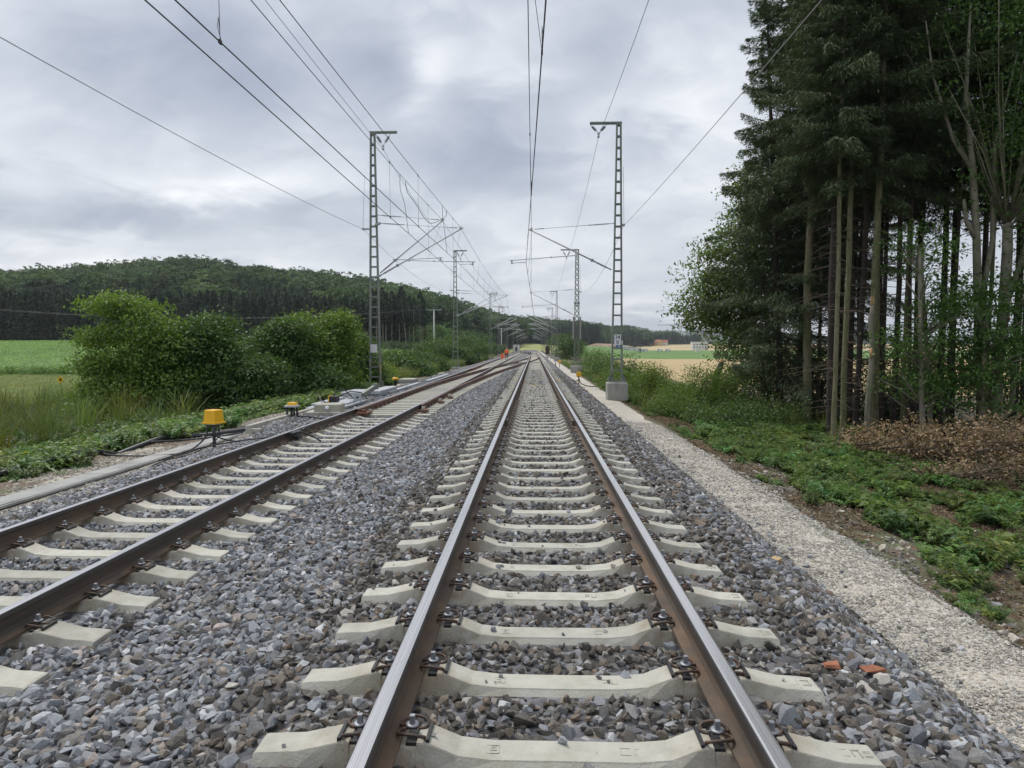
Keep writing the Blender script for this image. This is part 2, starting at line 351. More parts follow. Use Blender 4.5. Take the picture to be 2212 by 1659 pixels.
xs = np.unique(np.round(np.concatenate([np.array(XL[:-1]), np.linspace(-16,-7.5,18), np.linspace(3.9,26,34), np.linspace(-60,60,61), -np.geomspace(60,3500,60), np.geomspace(60,3500,60), np.linspace(-330,-60,55)]), 2))
ys = np.unique(np.round(np.concatenate([np.linspace(-25,0,6), np.linspace(0,50,67), np.geomspace(50,250,34), np.geomspace(250,1100,75), np.geomspace(1100,4200,34), [55,76,70,117,230,850]]), 2))
GX, GY = np.meshgrid(xs, ys); GZ = T(GX, GY)
# far blue hills
GZ = GZ+np.where(GY > 2000, smooth01(2000, 3300, GY)*np.interp(GX/GY, [-.1,.02,.065,.085,.115,.15,.2,.5], [0,0,10,45,92,118,130,110])*(.9+.2*fbm(GX/260,GY/400,5)), 0)
nx, ny = len(xs), len(ys); idx = np.arange(nx*ny).reshape(ny, nx)
F = np.stack([idx[:-1,:-1], idx[:-1,1:], idx[1:,1:], idx[1:,:-1]], -1).reshape(-1,4)
V = np.stack([GX, GY, GZ], -1).reshape(-1,3)
fc = V[F].mean(1); cx, cy = fc[:,0], fc[:,1]
cls = np.zeros(len(F), int)
wheat = (cy > 55) & (cy < 230) & (cx > 13+.02*cy) ; cls[wheat] = 1
cls[(cy >= 230) & (cy < 850) & (cx > 14)] = 2
cls[(cy >= 850) & (cy < 1280) & (cx > 60)] = 3
cls[(cx < -17.5) & (cy > 22) & (cy < 76)] = 4
cls[(cx < -13) & (cy >= 76)] = 5
cls[(cx > -16) & (cx < 34) & (cy > 430)] = 6
cls[is_hill(cx, cy) | (cy > 2000)] = 7
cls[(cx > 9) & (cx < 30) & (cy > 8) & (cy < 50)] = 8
GM = {
 0: mat('soil', (.12,.085,.058), .95, .4, 7, 1.0, 22, col2=(.10,.105,.05), m2=(.42,.58), s2=.9, dark=(1.6,.60,(.15,.075,.04))),
 1: mat('ripe_wheat', (.42,.31,.15), .9, .12, .5, .6, 6, col2=(.33,.245,.12), s2=.35, stretch=(.03,1,1)),
 2: mat('green_crop', (.105,.20,.028), .85, .10, .4, .5, 5, col2=(.07,.14,.02), m2=(.42,.58), s2=.22, stretch=(.02,1,1)),
 3: mat('far_wheat', (.44,.34,.18), .9, .12, .1, 0, col2=(.36,.30,.15), s2=.01),
 4: mat('meadow', (.27,.27,.10), .9, .2, 1.2, .8, 9, col2=(.19,.22,.075), s2=.3),
 5: mat('maize_floor', (.12,.2,.055), .9, .2, .6, .5, 4),
 6: mat('yellow_field', (.30,.29,.085), .9, .15, .08, 0, col2=(.20,.23,.07), s2=.03),
 7: mat('forest_floor', (.030,.045,.020), .95, .3, .2, 0),
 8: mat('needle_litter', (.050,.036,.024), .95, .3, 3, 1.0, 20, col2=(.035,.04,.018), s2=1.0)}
GN_ = {0:'ground',1:'wheat_field',2:'green_field',3:'far_wheat_field',4:'meadow',5:'maize_ground',6:'yellow_field',7:'hills',8:'forest_ground'}
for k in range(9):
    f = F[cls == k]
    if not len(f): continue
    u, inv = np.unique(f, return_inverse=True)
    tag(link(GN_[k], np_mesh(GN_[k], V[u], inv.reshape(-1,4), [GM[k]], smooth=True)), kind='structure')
def sheet(name, x, y, zf, m, kind='structure'):
    X_, Y_ = np.meshgrid(x, y); Z_ = zf(X_, Y_); a, b = len(x), len(y); i = np.arange(a*b).reshape(b, a)
    f = np.stack([i[:-1,:-1], i[:-1,1:], i[1:,1:], i[1:,:-1]], -1).reshape(-1,4)
    return tag(link(name, np_mesh(name, np.stack([X_,Y_,Z_],-1).reshape(-1,3), f, [m], smooth=True)), kind=kind)
# ---------------------------------------------------------------- ballast bed, gravel path
BX = [-7.6,-7.12,-6.75,-6.2,-5.85,-5.45,-2.85,-2.5,-1.5,-1.2,1.45,1.9,2.95,3.15]
def bed(x, y):
    L = zl(y)-.262; x = np.asarray(x, float); y = np.asarray(y, float); sh = smooth01(15, 17, y)*.11
    zs = [-1.0+0*L, -.74+sh*1.5, -.66+sh*2.0, L-.07+sh*.7, L+.0, L+.005, L+.005, L+.02, -.305+0*L, -.262+0*L, -.262+0*L, -.28+0*L, -1.0+0*L, -1.2+0*L]
    out = np.zeros_like(x*1.0+y*0)
    X_ = x+0*y
    for i in range(len(BX)-1):
        k = (X_ >= BX[i]) & (X_ <= BX[i+1]); t = (X_-BX[i])/(BX[i+1]-BX[i]); out = np.where(k, zs[i]*(1-t)+zs[i+1]*t, out)
    return out
gap_shade_stops = [(0.,(.035,.033,.03)),(.3,(.09,.09,.095)),(.55,(.15,.15,.16)),(.8,(.22,.22,.23)),(.93,(.18,.145,.11)),(1.,(.32,.31,.29))]  # darker than the loose stones: shade in the gaps put into the colour
K['bed'] = pebble_ground('shaded_bed_stones', gap_shade_stops, 17, 1.0, .04)
yb = np.concatenate([np.linspace(-3,30,67), np.geomspace(31,460,60)])
sheet('ballast_bed', np.unique(np.concatenate([BX, np.linspace(-7.6,3.15,60)])), yb, bed, K['bed'])
def pathz(x, y): return np.interp(x, [2.75,2.9,3.4,3.9,4.15], [-1.02,-.955,-.945,-.97,-1.2])+(fbm(np.asarray(x)*2.2, np.asarray(y)*2.2, 4)-.5)*.05
K['path'] = pebble_ground('pale_gravel', [(0.,(.31,.28,.23)),(.4,(.43,.40,.34)),(.8,(.53,.50,.44)),(1.,(.45,.36,.26))], 48, .9, .012)
sheet('gravel_path', np.linspace(2.75,4.15,15), np.concatenate([np.linspace(-3,30,90), np.geomspace(31,430,50)]), pathz, K['path'])
K['sidegravel'] = pebble_ground('beige_gravel', [(0.,(.24,.21,.17)),(.5,(.38,.34,.27)),(1.,(.50,.46,.38))], 36, .9, .015)
sheet('gravel_verge', np.linspace(-8.7,-6.9,14), np.linspace(-3,60,90), lambda x, y: np.interp(x, [-8.7,-8.4,-7.6,-6.9], [-.95,-.70,-.655,-.70])+(fbm(np.asarray(x)*2,np.asarray(y)*2,8)-.5)*.06, K['sidegravel'])
# ---------------------------------------------------------------- scattering of what nobody could count
def scatter(name, P, protos, scale, rot=None, tint=None, which=None, label=None, seed=0):
    r = np.random.default_rng(seed); n = len(P); P = np.asarray(P, np.float32)
    col = bpy.data.collections.new(name+'_kinds')
    for i, me in enumerate(protos):
        o = bpy.data.objects.new('%s_kind_%02d' % (name, i), me); col.objects.link(o)
    me = bpy.data.meshes.new(name); me.vertices.add(n); me.vertices.foreach_set('co', P.ravel())
    if rot is None: rot = np.stack([np.zeros(n), np.zeros(n), r.uniform(0, 6.283, n)], 1)
    scale = np.asarray(scale, float)
    if scale.ndim == 1: scale = np.repeat(scale[:,None], 3, 1)
    if which is None: which = r.integers(0, len(protos), n)
    if tint is None: tint = np.ones((n,3))
    a = me.attributes.new('rot', 'FLOAT_VECTOR', 'POINT'); a.data.foreach_set('vector', rot.astype(np.float32).ravel())
    a = me.attributes.new('scl', 'FLOAT_VECTOR', 'POINT'); a.data.foreach_set('vector', scale.astype(np.float32).ravel())
    a = me.attributes.new('which', 'INT', 'POINT'); a.data.foreach_set('value', which.astype(np.int32))
    a = me.attributes.new('tint', 'FLOAT_COLOR', 'POINT'); a.data.foreach_set('color', np.concatenate([tint, np.ones((n,1))], 1).astype(np.float32).ravel())
    o = bpy.data.objects.new(name, me); C.objects.link(o); tag(o, label, None, None, 'stuff')
    g = bpy.data.node_groups.new(name, 'GeometryNodeTree')
    g.interface.new_socket('Geometry', in_out='INPUT', socket_type='NodeSocketGeometry'); g.interface.new_socket('Geometry', in_out='OUTPUT', socket_type='NodeSocketGeometry')
    gi = g.nodes.new('NodeGroupInput'); go = g.nodes.new('NodeGroupOutput'); ip = g.nodes.new('GeometryNodeInstanceOnPoints')
    ci = g.nodes.new('GeometryNodeCollectionInfo'); ci.inputs[0].default_value = col; ci.inputs[1].default_value = True; ci.inputs[2].default_value = True
    def na(nm, ty):
        q = g.nodes.new('GeometryNodeInputNamedAttribute'); q.data_type = ty; q.inputs[0].default_value = nm; return q.outputs[0]
    Lk = g.links.new; Lk(gi.outputs[0], ip.inputs['Points']); Lk(ci.outputs[0], ip.inputs['Instance']); ip.inputs['Pick Instance'].default_value = True
    Lk(na('which', 'INT'), ip.inputs['Instance Index']); Lk(na('rot', 'FLOAT_VECTOR'), ip.inputs['Rotation']); Lk(na('scl', 'FLOAT_VECTOR'), ip.inputs['Scale'])
    Lk(ip.outputs[0], go.inputs[0]); md = o.modifiers.new('scatter', 'NODES'); md.node_group = g
    return o
def rock(seed, n=13, el=(1,.75,.6)):
    r = random.Random(seed); bm = bmesh.new()
    for i in range(n):
        v = Vector((r.gauss(0,1), r.gauss(0,1), r.gauss(0,1))).normalized()*r.uniform(.42,.55)
        bm.verts.new((v.x*el[0]*1.15, v.y*el[1]*1.15, v.z*el[2]*1.15))
    res = bmesh.ops.convex_hull(bm, input=bm.verts)
    bmesh.ops.delete(bm, geom=[e for e in res['geom_interior'] if isinstance(e, bmesh.types.BMVert)], context='VERTS')
    me = bpy.data.meshes.new('stone'); bm.to_mesh(me); bm.free(); return me
def stone_tints(n, r, kind):
    pal = {'grey': ([(.165,.18,.205),(.12,.13,.15),(.225,.235,.25),(.085,.08,.075),(.13,.115,.095),(.30,.31,.32),(.21,.165,.12),(.24,.19,.165)], [.28,.22,.17,.10,.08,.06,.045,.045]),
           'brown': ([(.10,.09,.078),(.075,.068,.06),(.15,.155,.165),(.20,.21,.225),(.14,.115,.085),(.30,.29,.27),(.19,.135,.09)], [.30,.22,.16,.10,.12,.05,.05]),
           'pale': ([(.46,.44,.39),(.38,.36,.32),(.54,.52,.48),(.44,.38,.29),(.32,.31,.29)], [.34,.22,.22,.12,.10]),
           'beige': ([(.40,.35,.27),(.46,.42,.35),(.30,.26,.20),(.52,.49,.43),(.24,.23,.22)], [.3,.25,.2,.13,.12])}[kind]
    c = np.array(pal[0])[r.choice(len(pal[0]), n, p=pal[1])]; c = c*{'grey':np.array([1.44,1.44,1.42]),'brown':np.array([1.20,1.12,1.0])}.get(kind, np.array([.98,.94,.86])); g_ = c.mean(1,keepdims=True); return (c*.60+g_*.40*np.array([1.01,1.0,.985]))*r.uniform(.75,1.28,(n,1))
K['stone'] = mat('ballast_stone', (1,1,1), .88, .28, 9, .5, 14, tint=True, detail=6)
ROCKS = []
for i in range(14):
    me = rock(i*7+1, 11+i%5, (1, (.62,.78,.9)[i%3], (.5,.62,.74)[(i//3)%3])); me.materials.append(K['stone']); ROCKS.append(me)
SL_M = 2.80+.6*np.arange(0,122); SL_L = 3.73+.6*np.arange(0,25)      # sleeper positions along each track
def ballast():
    r = np.random.default_rng(11); PP = []; TT = []; SS = []; RR = []
    for (y0, y1, den, sz) in ((1.4,7,700,.061),(7,13,560,.063),(13,24,420,.065),(24,52,260,.074)):
        n = int((y1-y0)*9.9*den); x = r.uniform(-6.9, 3.06, n); y = r.uniform(y0, y1, n)
        keep = np.ones(n, bool)
        dm = np.abs(((y-2.80+.3) % .6)-.3); inm = np.abs(x-MX) < 1.33; keep &= ~(inm & (dm < .125))
        dl = np.abs(((y-3.73+.3) % .6)-.3); inl = np.abs(x-LX) < 1.33; keep &= ~(inl & (dl < .15))
        for c in (MX, LX):
            for s_ in (-1,1): keep &= ~(np.abs(x-(c+s_*.7535)) < .085)
        keep &= ~((x < -6.64) & (y > 15.6))
        x, y = x[keep], y[keep]; n = len(x)
        z = bed(x, y)+r.uniform(-.012, .022, n)
        mid = np.abs(x-MX) < 1.6
        pm = np.where(mid, .8, np.where(x > 1.5, .5, .12)); br = r.random(n) < pm
        t = np.where(br[:,None], stone_tints(n, r, 'brown'), stone_tints(n, r, 'grey'))
        bg = (x < -6.5) & (r.random(n) < .5); t[bg] = stone_tints(n, r, 'beige')[bg]
        s = sz*r.lognormal(0, .27, n); s = np.where((np.abs(x-MX) < .62) | (np.abs(x-LX) < .62), s*.86, s)
        PP.append(np.stack([x,y,z],1)); TT.append(t); SS.append(s); RR.append(np.stack([r.normal(0,.6,n), r.normal(0,.6,n), r.uniform(0,6.283,n)],1))
    # a few stones lying on the sleepers
    n = 260; k_ = r.integers(0, 40, n); x = MX+r.uniform(-1.28,1.28,n); y = 2.80+.6*k_+r.uniform(-.06,.06,n); ok = (np.abs(np.abs(x-MX)-.7535) > .2); x, y = x[ok], y[ok]; n = len(x)
    ax = np.abs(x-MX); z = -.182+np.interp(ax, [0,.3,.44,.545,.61,.93,1.12,1.3], [-.048,-.048,-.034,.008,.018,.016,-.028,-.038])+.008
    PP.append(np.stack([x,y,z],1)); TT.append(stone_tints(n, r, 'grey')); SS.append(.034*r.lognormal(0,.5,n)); RR.append(np.stack([r.normal(0,.4,n), r.normal(0,.4,n), r.uniform(0,6.283,n)],1))
    n = 170; y = r.uniform(2,24,n); x = 2.98+np.abs(r.normal(0,.16,n))
    PP.append(np.stack([x,y,pathz(x,y)+.012],1)); TT.append(stone_tints(n, r, 'grey')); SS.append(.055*r.lognormal(0,.3,n)); RR.append(np.stack([r.normal(0,.4,n), r.normal(0,.4,n), r.uniform(0,6.283,n)],1))
    scatter('ballast_stones', np.concatenate(PP), ROCKS, np.concatenate(SS), np.concatenate(RR), np.concatenate(TT), label='grey and brown crushed stone ballast round the sleepers')
ballast()
def gravel():
    r = np.random.default_rng(5); P = []; Sx = []
    for y0, y1, den, sz in ((1.8,6,3400,.021),(6,11,2200,.024),(11,22,900,.030)):
        n = int((y1-y0)*1.15*den); x = np.where(r.random(n) < .25, r.choice([2.98,3.95], n)+r.normal(0,.09,n), r.uniform(2.85,4.05,n)); y = r.uniform(y0,y1,n)
        P.append(np.stack([x,y,np.maximum(pathz(x,y), T(x,y))+r.uniform(-.004,.006,n)],1)); Sx.append(sz*r.lognormal(0,.35,n))
    P = np.concatenate(P); n = len(P)
    scatter('gravel_stones', P, ROCKS, np.concatenate(Sx), np.stack([r.normal(0,.35,n), r.normal(0,.35,n), r.uniform(0,6.28,n)],1), stone_tints(n, r, 'pale'), label='pale limestone gravel of the service path')
    n = 15000; y = r.uniform(5.5,22,n)**1.0; x = r.uniform(-8.5,-6.5,n); x = np.where((x > -7.5) & (x < -7.0), x+.55, x)
    z = np.maximum(np.interp(x, [-8.7,-8.4,-7.6,-6.9], [-.95,-.70,-.655,-.70]), np.where(x > -7.12, bed(x,y), -9))+.005
    t = np.where((x > -6.75)[:,None] & (r.random(n) < .5)[:,None], stone_tints(n,r,'grey'), stone_tints(n,r,'beige'))
    scatter('verge_stones', np.stack([x,y,z],1), ROCKS, .042*r.lognormal(0,.35,n), np.stack([r.normal(0,.4,n), r.normal(0,.4,n), r.uniform(0,6.28,n)],1), t, label='beige gravel along the concrete cable trough')
    n = 2600; y = r.uniform(2,16,n); x = 4.0+np.abs(r.normal(0,1.3,n))
    scatter('loose_stones', np.stack([x,y,T(x,y)+.004],1), ROCKS, .045*r.lognormal(0,.5,n), np.stack([r.normal(0,.4,n), r.normal(0,.4,n), r.uniform(0,6.28,n)],1), np.where((r.random(n) < .45)[:,None], stone_tints(n,r,'beige'), stone_tints(n,r,'brown')), label='loose stones on the bare red brown soil')
gravel()
# ---------------------------------------------------------------- rails
RP = [(-.0355,-.006),(-.031,-.0015),(-.022,0),(.022,0),(.031,-.0015),(.0355,-.006),(.036,-.036),(.0095,-.052),(.008,-.125),(.018,-.150),(.075,-.161),(.075,-.172),
      (-.075,-.172),(-.075,-.161),(-.018,-.150),(-.008,-.125),(-.0095,-.052),(-.036,-.036)]
RM = [1,0,0,0,1,1,1,2,2,3,3,3,3,3,2,2,1,1]
RMATS = ['rail_top','rail_dark','rail_side','rail_foot']
def rail(path, label, mats=RMATS, group=None, name='rail'):
    m = MB(); m.sweep(RP[::-1], path, [RM[(16-i) % 18] for i in range(18)])
    return tag(m.build(name, [K[k] for k in mats]), label, 'rail', group)
K['rail_top_dull'] = mat('grey_rail_top', (.40,.40,.43), .36, .15, 3, 0, metal=.75, stretch=(60,.6,1))
K['rail_top_rusty'] = mat('rusty_rail_top', (.20,.115,.085), .5, .2, 3, 0, metal=.25, stretch=(30,.6,1))
K['rail_new'] = mat('fresh_rust', (.13,.082,.062), .7, .25, 3, .1, 60, stretch=(1,.3,1))
G2 = .7535
yl = [1.0]+list(np.arange(4, 100, 4.))+list(np.arange(100, 425, 25.))
rail([(MX-G2,y,0) for y in yl], 'shiny rail on the left side of the middle track')
rail([(MX+G2,y,0) for y in yl], 'shiny rail on the right side of the middle track')
LM = ['rail_top_dull','rail_dark','rail_side','rail_foot']
rail([(LX-G2,y,float(zl(y))) for y in yl], 'dark brown outer rail of the lower left track, nearest the concrete trough', LM)
rail([(LX+G2,y,float(zl(y))) for y in yl], 'dark brown inner rail of the lower left track, nearest the middle track', LM)
# crossover from the left track to the middle track, 1:12
Y0, RAD, A = 18.5, 500., math.atan(1/12)
SPC = MX-LX; d1 = RAD*(1-math.cos(A)); l1 = RAD*math.sin(A); ls = (SPC-2*d1)*12; Y1 = Y0+2*l1+ls
def xo(y):
    t = y-Y0
    if t <= 0: return 0.
    if t < l1: return RAD-math.sqrt(RAD*RAD-t*t)
    if t < l1+ls: return d1+(t-l1)/12
    t = Y1-y
    return SPC-(RAD-math.sqrt(RAD*RAD-t*t)) if t > 0 else SPC
def zx(y): return float(zl(y))*(1-smooth01(45, 95, y))-.004
CM = ['rail_top_rusty','rail_new','rail_new','rail_new']
yc = [Y0, Y0+.05]+list(np.arange(Y0+1.5, Y1-.1, 1.5))
for s_, lb in ((-1,'rusty crossover rail starting as a blade against the outer left rail'),(1,'rusty crossover rail curving from the inner left rail towards the middle track')):
    ya = [y for y in yc if s_ < 0 or y >= Y0+.4]
    pth = [(LX+s_*G2+min(max(xo(y), .078), SPC-.078), y, zx(y)) for y in ya]
    rail(pth, lb, CM)
# a second crossover beyond, leaning the other way
pth2 = lambda s_: [(MX+s_*G2-min(max(xo(y-145+Y0),.078), SPC-.078), y, float(zl(y))*.5-.006) for y in np.arange(146, 236, 2.)]
rail(pth2(-1), 'far dark rail crossing from the middle track back leftward, left one of the pair', LM)
rail(pth2(1), 'far dark rail crossing from the middle track back leftward, right one of the pair', LM)
# check rails
for x, y0, y1, lb in ((MX+G2-.11, 96, 108, 'short rusty check rail inside the right rail of the middle track'),(LX-G2+.11, 52, 62, 'short rusty check rail inside the outer rail of the left track')):
    rail([(x,y0,-.002+float(zl(y0))*(x<-3)),(x,y1,-.002+float(zl(y1))*(x<-3))], lb, ['rust']*4, name='check_rail')
# ---------------------------------------------------------------- sleepers
PROF = [(0,-.048),(.30,-.048),(.44,-.034),(.545,.008),(.575,.018),(.612,.018),(.615,0),(.892,0),(.895,.016),(.935,.016),(1.02,-.004),(1.12,-.028),(1.22,-.034),(1.3,-.038)]
def sleeper_mesh(seed, clips=False, tw=.072):
    r = random.Random(seed); m = MB()
    P = [(-x,z) for x, z in PROF[:0:-1]]+PROF
    rows = []
    for i, (x, z) in enumerate(P):
        end = 1 if i in (0, len(P)-1) else 0; j = .0015
        bw = tw+.034
        zz = z+r.uniform(-j, j); xi = x-(.012 if x > 0 else -.012)*end
        rows.append([(x*1.0,-.15,-.215),(x,-bw,-.085),(x,-tw-.004,zz-.007),(xi,-tw,zz-.001),(xi,-tw+.01,zz),(xi,tw-.01,zz),(xi,tw,zz-.001),(x,tw+.004,zz-.007),(x,bw,-.085),(x,.15,-.215)])
    n = 10; vs = [v for row in rows for v in row]
    fs = [(i*n+j,(i+1)*n+j,(i+1)*n+j+1,i*n+j+1) for i in range(len(P)-1) for j in range(n-1)]
    fs += [tuple(range(n-1,-1,-1))[::-1], tuple((len(P)-1)*n+j for j in range(n))[::-1]]
    m.add(vs, fs)
    mats = [K['concrete']]
    if clips:
        for c in (-1,1):
            for s_ in (-1,1):
                x = c*G2+s_*.115
                m.box((x,0,.02),(.05,.16,.035), mi=1); m.box((x+s_*.012,0,.05),(.03,.03,.03), mi=1); m.box((x-s_*.02,0,.035),(.09,.13,.016), mi=1)
        mats.append(K['clip'])
    me = m.mesh('concrete_sleeper', mats); return me
def clip_mesh():
    """tension clip seen at the +x side of a rail: x=0 is the rail's centre"""
    m = MB(); r = .0068
    for s_ in (-1,1):
        pts = [(.125,s_*.012,.047),(.095,s_*.014,.047),(.062,s_*.020,.040),(.058,s_*.040,.036),(.075,s_*.060,.045),(.115,s_*.075,.052),(.158,s_*.070,.044),(.172,s_*.052,.030),(.160,s_*.036,.022),(.135,s_*.030,.020)]
        q = []
        for i in range(len(pts)-1):
            for k in range(3):
                t = k/3; a = [np.array(pts[max(0,min(len(pts)-1,i+o))], float) for o in (-1,0,1,2)]
                q.append(tuple(.5*((2*a[1])+(-a[0]+a[2])*t+(2*a[0]-5*a[1]+4*a[2]-a[3])*t*t+(-a[0]+3*a[1]-3*a[2]+a[3])*t**3)))
        q.append(pts[-1]); m.tube(q, r, 8)
    m.tube([(.128,-.013,.047),(.131,0,.047),(.128,.013,.047)], r, 8)
    m.box((.142,0,.006),(.095,.130,.014), mi=1); m.box((.186,0,.015),(.014,.136,.030), mi=1)
    return m.mesh('rail_clip', [K['clip'], K['plate']])
def bolt_mesh():
    m = MB(); x = .112
    m.lathe([(.027,.052),(.029,.056),(.027,.060),(.019,.062)], (x,0,0), 14)
    m.box((x,0,.079),(.022,.022,.034), top=.94)
    return m.mesh('clip_bolt', [K['bolt']])
SLM = [sleeper_mesh(i) for i in range(3)]; SLW = [sleeper_mesh(20+i, tw=.094) for i in range(3)]; SLC = [sleeper_mesh(10+i, True) for i in range(2)]; CLM, BLM = clip_mesh(), bolt_mesh()
ORD = ['','second','third','fourth','fifth','sixth','seventh','eighth','ninth','tenth','eleventh','twelfth','thirteenth','fourteenth']
def place_sleeper(i, x, y, z, track, group, full, bolts):
    o = link('concrete_sleeper', ((SLM if x > -1 else SLW)[i % 3] if full else SLC[i % 2]), None, None, (x, y, z))
    o.rotation_euler = (0, 0, (math.pi if i % 2 else 0)+rnd.uniform(-.006,.006))
    lb = ('pale concrete sleeper of the %s, frontmost one' % track) if i == 0 else ('pale concrete sleeper of the %s, %s from the front' % (track, ORD[i])) if i < 14 else \
         ('pale concrete sleeper further along the %s, clips in the open' % track) if full else ('pale concrete sleeper far along the %s where they run together' % track)
    tag(o, lb, 'sleeper', group)
    if full:
        for c in (-1,1):
            for s_ in (-1,1):
                k = link('rail_clip', CLM, o, None, (c*G2,0,0))
                if s_ < 0: k.rotation_euler = (0,0,math.pi)
                if bolts: link('clip_bolt', BLM, k)
    return o
for i, y in enumerate(SL_M): place_sleeper(i, MX, float(y), -.182, 'middle track', 'concrete sleepers of the middle track', y < 21, y < 13)
for i, y in enumerate(SL_L): place_sleeper(i, LX, float(y), float(zl(y))-.182, 'left track', 'concrete sleepers of the left track', True, y < 11)
K['pink'] = mat('pink_spray', (.55,.27,.22), .9, .2, 20)
# stamped marks on the nearest sleepers (raised casting marks) 
def casting(x, y, z, kind):
    m = MB()
    for (cx_, cy_, w_, h_) in ([(0,.028,.056,.004),(0,-.028,.056,.004),(-.026,0,.004,.056),(.026,0,.004,.056),(-.008,.008,.004,.03),(.006,-.006,.024,.004),(.004,.012,.02,.004)] if kind == 0 else
        [(-.06,0,.004,.05),(-.04,.024,.04,.004),(-.04,-.024,.04,.004),(0,0,.004,.05),(.02,.02,.03,.004),(.03,-.004,.004,.05),(.06,.01,.03,.004),(.06,-.02,.03,.004)]):
        m.box((x+cx_, y+cy_, z+.0008),(w_,h_,.0022))
    return m
for o in [q for q in C.objects if q.name.startswith('concrete_sleeper')][:6]:
    s_ = -1 if o.rotation_euler[2] > 2 else 1
    casting(-.3*s_, 0, -.047, 0).build('casting_mark', K['concrete_old'], o); casting(.3*s_, 0, -.047, 1).build('casting_mark', K['concrete_old'], o); casting(1.2*s_, 0, -.032, 1).build('casting_mark', K['concrete_old'], o)
# bearers of the turnouts
def bearer(x0, x1, y, z, xr, lb, grp, near):
    m = MB(); m.box(((x0+x1)/2, 0, -.07), (x1-x0, .28, .17), bev=.012)
    for xx in xr:
        m.box((xx,0,.026),(.30,.15,.022), mi=1)
        for s_ in (-1,1):
            m.box((xx+s_*.11,0,.055),(.05,.11,.05), mi=1); m.box((xx+s_*.14,0,.05),(.03,.14,.03), mi=1)
    o = m.build('turnout_bearer', [K['concrete'], K['rust']], None, (0, y, z)); return tag(o, lb, 'sleeper', grp)
yb_ = SL_L[-1]+.6
while yb_ < 112.5:
    c = xo(yb_); zz = float(zl(yb_))-.187; rl = [LX-G2, LX+G2]; rc = [LX+c-G2, LX+c+G2]; 
    if c < 2.2 and yb_ < 66:
        bearer(LX-1.3, max(LX+1.3, LX+c+1.25), yb_, zz, rl+([] if c < .25 else rc), 'long flat concrete bearer under the rusty left turnout', 'bearers of the left turnout', yb_ < 30)
    elif c < SPC-2.2:
        bearer(LX+c-1.25, LX+c+1.25, yb_, zx(yb_)-.187, rc, 'short bearer between both turnouts of the crossover', 'bearers of the crossover', False)
    if c >= 2.2 or yb_ >= 66: pass
    if yb_ > 76:
        bearer(min(MX-1.3, LX+c-1.2), MX+1.3, yb_, -.187, [MX-G2, MX+G2], 'long concrete bearer under the far turnout of the middle track', 'bearers of the far turnout', False)
    yb_ += .6
def far_sleepers():
    m = MB()
    for y in np.arange(66, 240, .6):
        m.box((LX, y, float(zl(y))-.22), (2.6,.26,.12))
        if y > 112.5: m.box((MX, y, -.22), (2.6,.26,.12))
    tag(m.build('far_sleepers', K['concrete']), 'far concrete sleepers merging into pale strips', None, None, 'stuff')
far_sleepers()
# pink spray mark, rail contacts, switch details
m = MB(); r_ = random.Random(3)
# ---------------------------------------------------------------- cable trough and edging
m = MB(); y = 3.2; 
def trough():
    root = empty('cable_trough', (-7.28, 3, -.66), 'flat grey concrete cable trough running beside the left track', 'cable trough')
    b = MB(); b.box((0, 8.5, -.09), (.44, 23, .16)); b.box((.205,8.5,.0),(.03,23,.05)); b.box((-.205,8.5,.0),(.03,23,.05)); b.build('channel', K['concrete_grey'], root)
    r = random.Random(2)
    for i in range(23):
        c = MB(); c.box((0,0,0),(.372,.992,.05), bev=.006); o = c.build('cover', K['concrete_grey'], root, (r.uniform(-.004,.004), -2.5+i*1.0, .012+r.uniform(-.003,.003))); o.rotation_euler = (0,0,r.uniform(-.004,.004))
trough()
b = MB(); b.box((0,8,-.06),(.12,16.5,.52), bev=.01); b.box((.14,-.2,-.10),(.30,.12,.44), bev=.01)
tag(b.build('concrete_edging', K['concrete_old'], None, (-6.72, 16.0, -.56)), 'grey concrete edging slab holding back the ballast beside the left track', 'edging slab')
# ---------------------------------------------------------------- masts
def ladder(m, H, wb, wt, dep, nr, leg=.068, lattice=False):
    """two channel legs, joined by battens, standing at the origin; width along x"""
    for s_ in (-1,1):
        a, b = Vector((s_*(wb/2-leg/2),0,0)), Vector((s_*(wt/2-leg/2),0,H))
        vs = []
        for p in (a, b):
            for x, y in ((-1,-1),(1,-1),(1,1),(-1,1)): vs.append((p.x+x*leg/2, y*dep/2, p.z))
        m.add(vs, [(3,2,1,0),(4,5,6,7)]+[(i,(i+1)%4,4+(i+1)%4,4+i) for i in range(4)])
    for k in range(nr+1):
        z = .06+(H-.12)*k/nr; ww = wb+(wt-wb)*z/H-2*leg+.01
        if not lattice:
            for s_ in (-1,1): m.box((0,s_*(dep/2-.006),z),(ww,.02,.066))
        elif k < nr:
            z2 = .06+(H-.12)*(k+1)/nr; w2 = wb+(wt-wb)*z2/H-2*leg+.01
            for s_ in (-1,1):
                m.beam((-ww/2*1.1,s_*(dep/2-.008),z),(w2/2*1.1,s_*(dep/2-.008),z2),.012,.055, up=(1,0,0)); m.beam((ww/2*1.1,s_*(dep/2-.02),z),(-w2/2*1.1,s_*(dep/2-.02),z2),.012,.055, up=(1,0,0))
def insulator(m, a, b, r=.05, n=7, ra=.018):
    a, b = Vector(a), Vector(b); L = (b-a).length; prof = [(ra,0)]
    for i in range(n):
        t = L*(.12+.76*i/(n-1)); prof += [(ra*1.2,t-.012),(r,t-.004),(r*.9,t+.006),(ra*1.2,t+.012)]
    prof.append((ra,L)); m.lathe(prof, a, 10, axis=(b-a))
